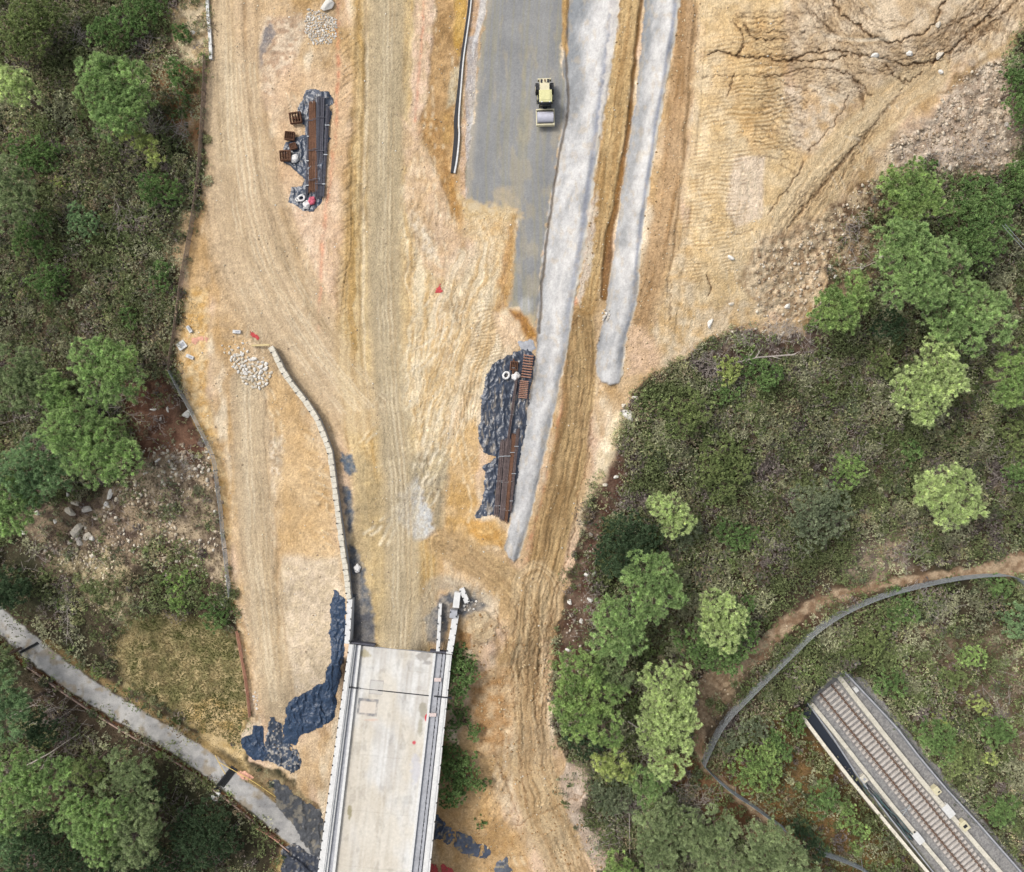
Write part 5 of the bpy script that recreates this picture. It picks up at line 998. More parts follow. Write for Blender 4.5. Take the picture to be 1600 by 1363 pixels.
def tree(label, lobes, pal='pine', h=6.5, dens=1.0, kind='pine_tree', cat='pine', group=None, blade=(.36, .07), K=52, seed=None, flat=.62, sp=.50, lean=None, trunk=True, nb=99):
    R = np.random.default_rng(seed if seed is not None else int(abs(lobes[0][0]*13+lobes[0][1]*7)) % 99991); cx = np.mean([l[0] for l in lobes]); cy = np.mean([l[1] for l in lobes]); zg = hz(cx, cy); h = h*R.uniform(.88, 1.12)
    zt = zg+h; base = W(cx, cy, zt-1.2); gz = zg
    root = thing(kind, label, cat, (base.x, base.y, gz), group=group); c0, c1 = PAL[pal]; VV_, FF, CC = [], [], []; nv = 0
    PP, NN = [], []
    for i, l in enumerate(lobes):
        x, y, r = l[:3]; z0 = zt-1.0-R.uniform(0, 1.1)*min(1, len(lobes)-1); Rm = r*(1-z0/CH)/PPM*1.04; c = np.array(W(x, y, z0)); hh = Rm*flat
        area_ = 2*math.pi*Rm*Rm*.95; n = int(area_/(sp*sp)*1.5*dens); q = R.normal(size=(n, 3)); q /= np.linalg.norm(q, axis=1, keepdims=True); q[:, 2] = np.where(q[:, 2] < -.35, -q[:, 2], q[:, 2])
        # bumpy outline: branches push the crown out unevenly
        th = np.arctan2(q[:, 1], q[:, 0]); s1 = R.uniform(0, 6.3, 5); am = .14*np.sin(3*th+s1[0])+.15*np.sin(5*th+s1[1])+.12*np.sin(8*th+s1[2])+.09*np.sin(13*th+s1[3])
        bump = fbm(q[:, 0]*Rm*1.1+seedf(x), q[:, 1]*Rm*1.1+q[:, 2]*2+seedf(y), 3, 3); rad = (1+am*(1-np.abs(q[:, 2]))**.5+.30*bump)*np.where(R.random(n) < .25, R.uniform(.55, .95, n), 1)
        p = c+q*np.array([Rm, Rm, hh])*rad[:, None]; keep = bump > -.30+.0*rad
        nr = q*np.array([1/Rm, 1/Rm, 1/hh]); nr /= np.linalg.norm(nr, axis=1, keepdims=True); PP.append(p[keep]); NN.append(nr[keep])
    Pc = np.concatenate(PP); Nn = np.concatenate(NN)
    # drop points deep inside a neighbouring lobe
    t = np.clip(.5+.9*vn(Pc[:, 0]*.9, Pc[:, 1]*.9, 5)+.35*R.normal(size=len(Pc)), 0, 1)[:, None]; col = c0*(1-t)+c1*t
    Vv, F, cc = tufts(Pc, Nn, K, blade[0], blade[1], col, R, tipc=c1)
    org = np.array(root.location, f4); npmesh('crown', Vv-org, F, M_leaf, cc, root)
    if trunk:
        b = B(); rb = max(.12, .02*h+.02*min(len(lobes), nb)); gx, gy = R.uniform(-.5, .5, 2); top = Vector((gx*.4, gy*.4, h-1.6)); b.cyl((gx, gy, -.4), top*.55+Vector((gx*.4, gy*.4, 0)), rb, rb*.7, n=9); b.cyl(top*.55+Vector((gx*.4, gy*.4, 0)), top, rb*.7, rb*.35, n=8); 
        for l in lobes[:nb]:
            x, y, r = l[:3]; e = W(x, y, zt-1.3)-Vector(root.location); st = top*R.uniform(.5, .85)+Vector((gx*.3, gy*.3, 0)); b.cyl(st, st.lerp(e, .6)+Vector((0, 0, .25)), rb*.4, rb*.22, n=6); b.cyl(st.lerp(e, .6)+Vector((0, 0, .25)), e, rb*.22, rb*.1, n=5)
            for k in range(3): a = R.uniform(0, 6.28); f = e+Vector((math.cos(a), math.sin(a), .1))*r/PPM*.8; b.cyl(e, f, rb*.14, .02, n=4, cap=False)
        b.build('trunk', M_trunk, root)
    return root
def seedf(x): return float((x*37.7) % 97)
T = [
 ('tall light green pine with a long ragged crown near the upper left', [(150,112,22),(163,140,33),(182,118,24),(208,130,26),(218,155,20),(190,168,30),(178,188,24),(205,185,22)], 'pine', 7.5),
 ('small yellow green pine just below the long crowned one at the upper left', [(220,218,13),(232,232,15),(243,250,10),(190,212,9)], 'yellow', 5.5),
 ('pale pine cut by the left edge, highest of its kind', [(8,122,18),(25,132,18),(42,148,17),(12,145,14)], 'pale', 6.5),
 ('pale pine cut by the left edge beside the shrubland, below the highest one', [(8,270,22),(22,292,24),(36,318,20),(14,335,22)], 'dull', 6.5),
 ('green pine with wide crown above the reddish bare soil', [(138,560,26),(165,552,20),(185,572,28),(160,598,28),(198,600,20),(212,618,10),(175,612,16)], 'pine', 7.5),
 ('dull green pine at the left edge level with the rock pile', [(20,570,30),(48,590,24),(12,610,28),(40,615,22),(62,582,12)], 'dull', 7),
 ('smaller pine squeezed between the two pines left of the reddish soil', [(78,606,20),(98,622,22),(118,636,18),(92,640,16)], 'pine', 6.5),
 ('broad pine reaching over the boulders on the left slope', [(100,672,30),(135,670,32),(165,690,34),(190,722,26),(150,725,30),(120,705,28),(205,705,14)], 'pine', 8),
 ('wide bluish green pine left of the one over the boulders', [(60,718,32),(30,735,30),(80,745,24),(55,765,24),(95,728,14)], 'bluish', 7),
 ('green pine at the left edge just above the boulder slope', [(10,770,32),(35,790,24),(12,812,24),(48,772,16)], 'pine', 7),
 ('dark bluish tree at the left edge above the end of the old lane', [(4,908,20),(22,926,20),(0,932,18),(38,918,10)], 'dark', 5.5),
 ('pale pine overhanging the very end of the old lane at the left edge', [(-20,1000,16),(-4,1028,18),(-8,1050,22),(10,1046,12)], 'dull', 6.5),
 ('pine at the left edge below the end of the old lane', [(5,1080,26),(20,1105,22),(6,1135,20),(30,1090,12)], 'bluish', 7),
 ('large pine in the lower left corner cluster, nearest the left edge', [(18,1195,28),(45,1215,28),(25,1240,30),(60,1235,24),(8,1275,26),(85,1210,18),(100,1200,14)], 'pine', 8),
 ('pine with spreading yellow green crown right in the lower left corner cluster', [(115,1275,28),(145,1290,30),(175,1270,26),(160,1310,26),(130,1265,24),(155,1340,14)], 'pine', 8),
 ('dull pine leaning over the right side of the lower left corner cluster', [(205,1270,26),(230,1255,20),(215,1300,28),(195,1335,22),(225,1330,18),(240,1290,12)], 'dull', 7.5),
 ('small pine crown at the top of the lower left corner cluster below the old lane', [(135,1192,14),(152,1204,16),(128,1212,12)], 'olive', 7),
 ('second small pine crown at the top of the lower left corner cluster', [(190,1185,16),(212,1200,20),(200,1220,20),(170,1230,14)], 'dull', 7),
 ('low pine crown at the bottom left edge under the large pine', [(20,1305,24),(12,1335,20),(40,1315,16)], 'bluish', 6),
 ('forked pine beside the grey rubble in the upper right', [(1402,288,22),(1425,275,20),(1430,302,28),(1405,318,22),(1452,318,18),(1475,325,9),(1420,335,20)], 'bright', 7.5),
 ('tall broad pine in the middle of the upper right pine group', [(1392,372,22),(1420,372,26),(1445,395,28),(1410,405,28),(1430,435,32),(1390,405,18),(1475,395,22),(1500,412,12),(1395,455,22),(1450,455,24)], 'pine', 8.5),
 ('bright pine standing alone at the left of the upper right group, against the sand', [(1285,495,18),(1300,475,22),(1325,462,24),(1335,440,14),(1318,492,20),(1348,462,12)], 'bright', 6.5),
 ('spreading pine at the right of the upper right pine group', [(1470,480,30),(1500,460,24),(1530,480,26),(1555,508,22),(1515,512,26),(1480,510,22),(1560,470,12),(1520,545,12)], 'pine', 8),
 ('pale round pine below the upper right pine group', [(1438,600,32),(1465,590,28),(1415,610,22),(1450,628,28),(1480,575,18),(1495,600,14),(1470,560,20),(1460,535,14)], 'pale', 7.5),
 ('green pine cut by the right edge level with the pale round pine', [(1572,585,22),(1592,605,28),(1575,615,18),(1600,570,20)], 'bright', 7),
 ('rounded light yellow green pine alone above the fence bend at the right', [(1455,762,22),(1480,752,24),(1505,760,22),(1500,785,24),(1470,785,20),(1525,795,14),(1488,810,16),(1438,768,10)], 'pale', 7),
 ('small light pine touching the dark round evergreen', [(1032,790,16),(1050,800,20),(1068,815,16),(1048,825,14),(1024,786,9)], 'pale', 6),
 ('star shaped pine just below the dark round evergreen', [(1005,888,22),(1025,905,26),(990,915,20),(1040,930,22),(1010,935,22),(1060,938,10),(1035,880,12),(1020,960,12)], 'pine', 7.5),
 ('pine overlapping the lower left of the star shaped pine', [(948,955,22),(970,975,26),(950,990,22),(985,1000,22),(968,1018,16),(940,1010,14)], 'pine', 7),
 ('pale pine standing out of dark bushes above the dirt path', [(1115,942,18),(1130,958,26),(1145,978,20),(1120,985,20),(1138,1002,14),(1108,968,14)], 'pale', 7.5),
 ('large pine along the right edge of the muddy track', [(895,1035,18),(915,1052,22),(890,1085,22),(920,1095,30),(950,1085,22),(905,1125,24),(940,1135,26),(955,1155,14),(880,1105,14)], 'bright', 8),
 ('dull pine crown behind the top of the large pine by the muddy track', [(950,1040,20),(968,1060,18),(940,1062,14)], 'dull', 6.5),
 ('tall pale green pine with long crown left of the fence corner', [(1035,1060,24),(1060,1065,20),(1050,1095,30),(1020,1110,22),(1068,1120,20),(1040,1130,30),(1050,1165,26),(1015,1150,16),(1030,1195,18),(1052,1205,12)], 'pale', 8.5),
 ('small yellowish pine between the large pine and the long pale one', [(942,1190,13),(962,1195,18),(978,1205,12),(950,1208,10)], 'yellow', 6),
 ('pine crown hanging below the long pale pine', [(1000,1215,18),(1022,1225,16),(1008,1240,14),(1035,1215,12)], 'pine', 6.5),
 ('broad greyish pine at the bottom centre right', [(1022,1285,22),(1045,1275,22),(1070,1290,24),(1050,1310,26),(1020,1320,22),(1085,1315,22),(1035,1345,22)], 'dull', 8),
 ('dull pine at the bottom edge right of the broad greyish pine', [(1115,1285,22),(1135,1300,18),(1110,1320,24),(1130,1345,24),(1100,1350,16)], 'dull', 7.5),
 ('large dull pine at the bottom edge left of the rail cutting', [(1190,1305,20),(1215,1315,26),(1195,1340,26),(1235,1340,24),(1255,1360,20),(1180,1365,18)], 'dull', 8),
 ('small pine rising at the bottom edge beside the end of the muddy track', [(965,1345,16),(985,1360,16),(958,1362,10)], 'bright', 6),
]
def soften(c, k=2.15, g=.28):
    c = c*k*np.array([1.09, 1.0, 1.0]); m_ = c.mean(); return (c*(1-g)+m_*g).astype(f4)
for k_n in PAL: PAL[k_n] = tuple(soften(x) for x in PAL[k_n])
def ragged(L, seed):
    q = random.Random(seed); out = [(x, y, r*1.02) for x, y, r in L]
    for x, y, r in L:
        for k in range(4): a = q.uniform(0, 6.28); d = r*q.uniform(.85, 1.22); out.append((x+d*math.cos(a), y+d*math.sin(a), r*q.uniform(.22, .42)))
    return out
for i, l in enumerate(T): tree(l[0], ragged(l[1], i), l[2], l[3], nb=len(l[1]))
BU = [  # broadleaf trees and bushes: label, lobes, palette, height
 ('dark green round evergreen hugging the left side of the small light pine', [(965,835,24),(955,860,24),(975,885,20),(985,825,20),(995,850,22),(1010,840,20),(965,862,24)], 'dark', 5),
 ('dark green dense tree at the upper right beside the forked pine', [(1495,310,26),(1525,315,28),(1550,335,24),(1540,370,28),(1510,350,28),(1520,400,22),(1500,385,18)], 'green', 6),
 ('grey green round oak in the middle of the right shrubland', [(1262,790,24),(1285,775,20),(1300,800,24),(1272,820,26),(1255,812,18)], 'grey', 4),
 ('dark round bush under the old lane kerb near the bottom left', [(300,1290,22),(325,1280,24),(345,1300,24),(320,1322,26),(298,1312,20),(350,1318,16)], 'dark', 4.5),
 ('dark green tree at the bottom left corner under the pines', [(55,1340,26),(85,1320,24),(100,1350,26),(75,1300,20),(135,1350,22)], 'dark', 5),
 ('dark green bush at the bottom edge right of the lower left pines', [(180,1360,20),(260,1350,22),(285,1365,20),(240,1368,20)], 'dark', 4),
 ('dark bush beneath the small crowns of the lower left cluster', [(60,1130,18),(78,1142,16),(65,1150,14)], 'dark', 4),
 ('dark bluish bush between the lower left pines and the kerb', [(230,1225,14),(245,1240,12),(235,1250,12)], 'dark', 3.5),
 ('dark green bush with lighter left half near the left boundary fence', [(235,288,15),(255,298,18),(272,302,14),(238,306,11)], 'green', 3.5),
 ('small round mid green bush in the left heath', [(125,338,14),(138,350,15),(122,356,12)], 'bluish', 3),
 ('long dark green thicket along the top left', [(155,55,14),(175,48,17),(200,35,20),(225,18,20),(245,10,14),(185,62,12),(212,48,14)], 'green', 3.5),
 ('large dark green tree in the top left corner', [(25,50,22),(45,30,24),(70,15,24),(40,68,20),(60,60,16),(85,28,16)], 'olive', 5),
 ('small vivid green bush on pale ground beside the round white stone', [(283,52,11),(290,58,8)], 'green', 2),
 ('dark green bush beside the fence below the pale clearing', [(275,108,12),(285,118,13),(280,135,9)], 'green', 2.5),
 ('tiny green bush on the reddish strip by the fence', [(286,156,9),(292,162,6)], 'green', 1.5),
 ('low green bush below the tiny one on the reddish strip', [(278,182,9),(285,178,7)], 'green', 1.5),
 ('bright green double bush near the fence in the left heath', [(238,444,9),(257,438,8),(255,420,10),(262,450,6)], 'green', 2.2),
 ('solitary mid green shrub in the left heath', [(68,435,16),(85,448,16),(92,430,12),(75,455,12)], 'green', 2.8),
 ('narrow vivid green shrub in the left heath', [(200,490,9),(204,502,9)], 'green', 2.5),
 ('long green bush in the shrubs at the left edge above the shrubland', [(35,230,16),(60,238,18),(75,250,16),(50,262,16),(85,232,10)], 'green', 3),
 ('mid green bush below the long green one at the left edge', [(55,355,20),(40,378,16),(70,390,12)], 'green', 3),
 ('ochre flowering shrub in the left heath', [(88,280,10),(102,286,9),(96,296,8)], 'yellow', 2),
 ('bright green bush in the dark patch above the dry meadow', [(268,905,11),(285,910,10),(272,930,10),(280,945,10),(295,902,8)], 'bright', 2.5),
 ('low dark green bush beside the fence above the dry meadow', [(330,950,15),(350,960,14),(335,972,12),(360,945,10)], 'green', 2),
 ('upper green weed mass beside the right edge of the bridge', [(712,1020,14),(718,1032,17),(724,1050,16),(712,1064,15),(730,1042,11),(716,1082,12),(708,1098,12),(716,1010,9)], 'green', 2.4),
 ('small green weeds in the gully between the two weed masses', [(720,1112,10),(724,1122,9),(742,1138,9),(740,1150,7),(712,1128,9),(704,1145,9)], 'green', 1.8),
 ('lower green weed mass beside the right edge of the bridge', [(700,1176,14),(705,1190,20),(722,1204,20),(700,1222,20),(730,1220,14),(748,1224,9),(710,1240,15),(760,1222,6),(698,1250,10),(718,1186,12)], 'green', 2.6),
 ('thin trail of green weeds below the lower weed mass', [(742,1262,7),(746,1276,6),(756,1285,5),(748,1290,4)], 'green', .9),
 ('round lime green bush beside the fallen pale trunk', [(1132,572,12),(1142,578,12),(1138,590,9)], 'yellow', 3.2),
 ('dark green shrub right of the lime green bush', [(1168,572,14),(1185,580,16),(1205,588,13),(1195,598,10)], 'green', 2.6),
 ('dark green shrub under the lime green bush', [(1122,605,12),(1140,612,12),(1125,618,9)], 'green', 2.2),
 ('olive tree like shrub near the large white boulder', [(1070,625,18),(1090,640,16),(1060,665,18),(1075,655,16),(1040,640,10)], 'olive', 3),
 ('large olive shrub in the middle of the right shrubland', [(1120,700,22),(1142,715,18),(1110,735,18),(1130,755,20),(1155,735,14)], 'olive', 3),
 ('green shrub below the large olive one', [(1135,828,14),(1155,836,16),(1170,832,10),(1150,848,10)], 'green', 2.4),
 ('bright green shrub above the round grey green oak', [(1312,728,14),(1328,738,15),(1318,755,14),(1332,722,9)], 'bright', 3),
 ('small green shrub north of the lone yellow green pine', [(1420,700,11),(1430,708,9),(1418,718,9)], 'green', 2.4),
 ('dark bush skirt around the foot of the pale pine above the dirt path', [(1080,1000,20),(1100,1015,20),(1130,1020,22),(1158,1005,20),(1165,980,16),(1145,1035,14),(1165,945,12)], 'green', 4),
 ('grey green shrub between the yellowish pine and the muddy track', [(945,1235,18),(965,1245,20),(950,1260,16),(930,1225,10)], 'grey', 2.4),
 ('dark shrub under the lower edge of the large pine', [(900,1150,14),(918,1165,14),(890,1140,10),(935,1160,10)], 'dark', 2.4),
 ('yellow green bush inside the fence corner left of the railway', [(1160,1195,18),(1180,1185,16),(1195,1200,18),(1175,1220,16),(1205,1170,12),(1200,1225,10)], 'bright', 3.2),
 ('pale shrub above the yellow green bush inside the fence corner', [(1150,1150,14),(1170,1140,14),(1135,1158,10),(1190,1135,12)], 'grey', 2.4),
 ('dark green shrub against the tunnel headwall on the left', [(1225,1120,14),(1240,1135,14),(1215,1105,12),(1245,1118,10)], 'green', 2),
 ('green shrub on the slope left of the ditch water', [(1210,1160,13),(1222,1175,12),(1205,1150,10)], 'green', 2.2),
 ('green shrub on the slope left of the middle of the railway', [(1285,1238,14),(1298,1250,13),(1280,1258,12)], 'green', 2.4),
 ('bright shrub on the lower slope left of the railway', [(1320,1275,13),(1332,1290,10),(1345,1300,9),(1325,1262,9)], 'bright', 2.2),
 ('small bright bush below the slope shrubs left of the railway', [(1340,1318,9),(1335,1328,7)], 'bright', 1.8),
 ('dark bush at the bottom edge left of the railway', [(1255,1310,16),(1270,1325,16),(1248,1290,12)], 'dark', 2.6),
 ('mass of green scrub directly over the tunnel', [(1345,1000,18),(1370,990,16),(1355,1015,16),(1325,1015,14),(1385,1010,12)], 'olive', 2.2),
 ('green scrub right of the fence bend over the tunnel', [(1400,935,16),(1415,955,14),(1395,965,12)], 'green', 2.2),
 ('round dark green bush in the fence corner at the right edge', [(1552,912,13),(1568,918,11),(1560,925,9)], 'green', 2),
 ('bluish dark bush cut by the right edge below the fence corner', [(1585,960,16),(1598,975,16),(1580,985,10)], 'bluish', 3),
 ('yellow green round bush on the pale slope right of the tunnel', [(1512,1022,13),(1528,1028,11),(1505,1030,8)], 'bright', 2.4),
 ('small lime bush between the pale slope and the dark scrub', [(1524,1098,10),(1536,1108,9)], 'yellow', 2.2),
 ('dark green bush with light right side on the right slope', [(1548,1135,16),(1565,1140,15),(1552,1152,12),(1572,1148,9)], 'green', 3),
 ('green bush beside the railing near the tunnel on the right', [(1385,1055,14),(1400,1068,14),(1375,1070,11),(1392,1080,9)], 'green', 2.6),
 ('dark green thicket in the middle of the right slope', [(1450,1140,16),(1468,1150,18),(1480,1168,16),(1455,1165,12)], 'green', 3),
 ('light green bush below the dark thicket on the right slope', [(1495,1175,15),(1510,1190,14),(1488,1195,14),(1512,1172,9)], 'olive', 2.6),
 ('tiny lime bush alone on the right slope', [(1545,1184,9),(1552,1188,6)], 'yellow', 1.6),
 ('green bush close to the railing at the lower right', [(1550,1262,14),(1565,1272,13),(1575,1255,11),(1558,1280,9)], 'green', 2.6),
 ('olive bush above the lime bush on the pale slope', [(1490,1050,12),(1480,1062,11),(1502,1065,10)], 'olive', 2),
 ('small lime bush above the dark thicket on the right slope', [(1468,1120,8),(1478,1130,8)], 'yellow', 2),
 ('dark foliage cut by the right edge beside the grey rubble', [(1592,110,18),(1600,135,20),(1588,165,14),(1598,185,16),(1580,120,8)], 'green', 3.5),
 ('dark green tree cut by the right edge above the thin wires', [(1585,285,18),(1600,300,20),(1575,300,12),(1592,265,12)], 'green', 4),
 ('green bush beside the pale debris of the rubble foot', [(1445,262,10),(1455,258,8)], 'green', 1.6),
 ('green bush cut by the right edge above the round pine', [(1590,750,14),(1600,735,14),(1580,740,10)], 'green', 2.6),
 ('dark bush cut by the right edge below the green pine', [(1590,680,18),(1602,660,16),(1585,700,12)], 'olive', 3),
 ('dark green bush between the pale round pine and the tall pines', [(1385,500,14),(1400,515,13),(1375,515,9)], 'dark', 2.6),
 ('green shrub below left of the dark gap among the upper right pines', [(1372,565,14),(1385,575,12),(1380,552,10)], 'olive', 2.6),
 ('mixed green shrub beside the small light pine', [(1068,838,12),(1080,832,12),(1070,850,9)], 'grey', 2.6),
]
for l in BU: tree(l[0], [(x, y, r*(1.2 if l[3] > 2 else 1.08)) for x, y, r in l[1]], l[2], l[3], kind='bush' if l[3] < 4.6 else 'broadleaf_tree', cat='bush' if l[3] < 4.6 else 'tree', blade=(.24, .13), K=34, sp=.42, flat=.7, trunk=True)
# ---------------------------------------------------------------- heath: thousands of low shrubs too many to count
R = np.random.default_rng(11)
def in_poly(x, y, P): return psdf(x.astype(f4), y.astype(f4), P) < 0
VEGX = lambda x, y: (bil(SITEM, GU, GV, x, y) < .25) & (bil((zone > 0).astype(f4), GU, GV, x, y) < .2)
OPEN = [([(200,600),(262,585),(300,650),(335,720),(345,760),(300,760),(230,745),(215,690),(180,640)], .12), ([(100,790),(225,720),(330,715),(352,830),(362,930),(330,900),(290,855),(220,835),(150,850)], .16), ([(0,800),(110,780),(200,760),(230,830),(215,900),(110,900),(0,880)], .22),
 ([(170,1010),(215,962),(300,962),(370,990),(388,1100),(370,1160),(300,1130),(250,1100),(190,1060)], .0), ([(300,1085),(400,1100),(420,1200),(500,1255),(510,1330),(400,1260),(300,1160)], .05), ([(255,-20),(318,-20),(322,100),(262,85)], .15), ([(262,330),(320,320),(300,440),(270,440)], .3), ([(240,95),(320,95),(320,250),(270,240)], .35),
 ([(960,680),(935,740),(905,860),(885,920),(870,985),(866,1050),(905,1060),(935,960),(925,900),(950,820),(985,740)], .12), ([(885,1190),(915,1195),(925,1240),(905,1270),(965,1363),(930,1363),(870,1250)], .05), ([(1340,270),(1400,260),(1385,330),(1375,430),(1340,470),(1290,470),(1300,400)], .3), ([(1150,500),(1290,500),(1310,540),(1230,560),(1100,560)], .4),
 ([(1340,840),(1420,830),(1425,890),(1340,920),(1320,890)], .25), ([(1000,1180),(1090,1180),(1260,1300),(1200,1330),(1080,1260)], .3), ([(1440,1000),(1600,960),(1660,1150),(1600,1200),(1500,1090)], .4), ([(1130,1190),(1240,1100),(1420,1363),(1250,1363),(1180,1260)], .45), ([(1090,1050),(1180,1040),(1120,1160),(1090,1200),(1075,1120)], .1),
 ([(0,1020),(60,1060),(200,1150),(330,1245),(440,1330),(430,1363),(260,1363),(220,1200),(120,1120),(0,1090)], .35), ([(1250,880),(1450,870),(1600,870),(1600,900),(1450,920),(1330,940),(1240,1000),(1180,1060),(1150,1040)], .3), ([(1580,-20),(1660,-20),(1660,400),(1570,300),(1600,200)], .8), ([(1290,930),(1560,880),(1640,1000),(1500,1000),(1400,1000),(1320,1020)], .8),
 ([(130,985),(60,930),(0,950),(60,1010),(300,1150),(260,1110),(190,1050)], .4)]
def dens(x, y):
    d = np.ones(len(x)); 
    for P, k in OPEN:
        m = in_poly(x, y, P); d = np.where(m, np.minimum(d, k), d)
    return d*VEGX(x, y)
HC_ = [soften(x_, 3.0, .13)*np.array([1.01, 1.0, 1.03]) for x_ in [C(94,104,68), C(118,124,88), C(80,92,66), C(120,126,98), C(104,98,80), C(96,92,86), C(88,106,60), C(116,110,84)]]
def heath(name, label, x0, x1, y0, y1, n, weights, K=26, r0=.62, excl=None, hgt=.75, M=13):
    n = int(n*.52); x = R.uniform(x0, x1, n); y = R.uniform(y0, y1, n); k = R.random(n) < dens(x, y)
    if excl is not None: k &= ~in_poly(x, y, excl)
    x, y = x[k], y[k]; n = len(x); z = hza(x, y); big = fbm(x/60, y/60, 3, 9)
    rr_ = r0*(.45+1.5*R.random(n)**1.6)*(1+.5*big); kk = (1-(z+.6)/CH)/PPM; cx, cy = (x-800)*kk, (681.5-y)*kk
    w_ = np.array(weights, float); w_ /= w_.sum(); ci = R.choice(len(HC_), n, p=w_); patch = fbm(x/26, y/26, 3, 12); gp_ = fbm(x/34+7, y/34, 3, 5); ci = np.where((patch > .28), 3, np.where(patch < -.42, 5, ci)); col = np.array(HC_)[ci]; gm = gp_ > .27; col = np.where(gm[:, None], soften(C(96,110,66), 2.2, .2)*(1+.5*np.clip(gp_-.27, 0, .3))[:, None], col); rr_ = rr_*np.where(gm, 1.25, 1); col = col*(1+.35*fbm(x/90, y/90, 2, 2))[:, None]
    q = R.normal(size=(n, M, 3)); q /= np.linalg.norm(q, axis=2, keepdims=True); q[..., 2] = np.abs(q[..., 2])*.8+.1
    print(name, n); p = np.stack([cx, cy, z], -1)[:, None]+q*(rr_[:, None, None]*np.array([1, 1, hgt*1.7])*R.uniform(.6, 1.05, (n, M, 1))); Pc = p.reshape(-1, 3); Nn = q.reshape(-1, 3); cc = np.repeat(col, M, 0)*R.uniform(.82, 1.2, (n*M, 1))*np.repeat(R.uniform(.65, 1.5, (n, 1)), M, 0)
    Vv, F, c = tufts(Pc, Nn, 5, .25, .13, cc, R, up=.2, spread=1.3, cv=.12)
    o = npmesh(name, Vv, F, M_leaf, c); tag(recentre(o), label, 'shrubs', kind='stuff')
heath('shrubs', 'dense low heath of grey green and brown shrubs left of the site', -70, 330, -70, 800, 15500, [3,3,4,2,3,2,2,2])
heath('shrubs', 'patchy heath of dark shrubs on the lower left slopes', -70, 520, 800, 1440, 10500, [4,2,4,1,3,1,3,1], excl=[(395,1080),(600,1080),(600,1500),(470,1500)])
heath('shrubs', 'dense olive and grey heath covering the right half', 860, 1670, 260, 900, 25500, [4,4,3,3,2,3,3,1])
heath('shrubs', 'mixed scrub on the lower right slopes around the railway cutting', 860, 1670, 900, 1440, 19500, [4,3,3,2,2,1,6,1])
heath('shrubs', 'dark scrub cut by the right edge in the upper corner', 1560, 1670, -60, 260, 1500, [4,1,5,1,3,1,4,0])
heath('shrubs', 'rounded taller grey green shrub mounds scattered through the left heath', -70, 330, -70, 800, 900, [3,3,4,1,1,1,4,1], r0=1.0, hgt=.55, M=60)
heath('shrubs', 'rounded taller shrub mounds on the lower left slopes', -70, 420, 800, 1440, 500, [3,2,4,1,1,1,5,1], r0=1.0, hgt=.55, M=60)
heath('shrubs', 'rounded taller grey green shrub mounds scattered through the right heath', 900, 1670, 500, 900, 1500, [4,4,3,2,1,1,3,1], r0=1.0, hgt=.55, M=60)
heath('shrubs', 'rounded taller green shrub mounds around the railway cutting', 900, 1670, 900, 1440, 1500, [3,2,4,1,1,1,6,1], r0=1.0, hgt=.55, M=60)
# dry grass
def grass(name, label, P, n, cols, ln=.22, seed=1, K=5):
    P_ = np.array(P); x = R.uniform(P_[:, 0].min(), P_[:, 0].max(), n); y = R.uniform(P_[:, 1].min(), P_[:, 1].max(), n); zq = zone[np.clip(np.searchsorted(GV, y)-1, 0, NY-1), np.clip(np.searchsorted(GU, x)-1, 0, NX-1)]; k = in_poly(x+8*fbm(x/15, y/15, 3, 2), y+8*fbm(x/15+9, y/15, 3, 2), P) & (zq == 0); x, y = x[k], y[k]; z = hza(x, y); kk = (1-z/CH)/PPM
    t = np.clip(.5+1.2*fbm(x/16, y/16, 4, seed), 0, 1)[:, None]; col = C(*cols[0])*(1-t)+C(*cols[1])*t; Pc = np.stack([(x-800)*kk, (681.5-y)*kk, z], -1); Nn = np.tile([0, 0, 1.], (len(x), 1))
    Vv, F, c = tufts(Pc, Nn, K, ln, .07, col, R, up=.3, spread=1.3, cv=.2); o = npmesh(name, Vv, F, M_leaf, c); tag(recentre(o), label, 'grass', kind='stuff')
grass('grass', 'dry straw coloured meadow with green patches left of the lower dirt lane', [(165,1010),(212,960),(300,960),(372,988),(390,1105),(372,1165),(300,1132),(250,1102),(188,1062)], 16000, [(136,140,86), (214,196,150)], seed=3)
grass('grass', 'dry grass and weeds on the pale slope right of the tunnel', [(1430,990),(1600,950),(1670,1150),(1620,1320),(1560,1290),(1470,1170),(1420,1080)], 9000, [(98,108,62), (160,146,116)], seed=5)
grass('grass', 'straw and weeds on the bank between fence corner and railway ditch', [(1120,1180),(1240,1110),(1440,1363),(1290,1380),(1200,1270)], 12000, [(96,100,48), (168,140,84)], seed=6)
grass('grass', 'thin dry grass over the stony ground left of the site', [(100,780),(225,715),(330,715),(355,830),(366,950),(290,960),(150,960),(60,860)], 8000, [(116,100,76), (190,172,134)], seed=8, ln=.16)
grass('grass', 'weeds along both sides of the old lane', [(0,1000),(120,1040),(380,1180),(440,1240),(480,1330),(420,1330),(200,1170),(40,1060),(0,1040)], 5000, [(88,84,48), (120,98,60)], seed=9, ln=.14)
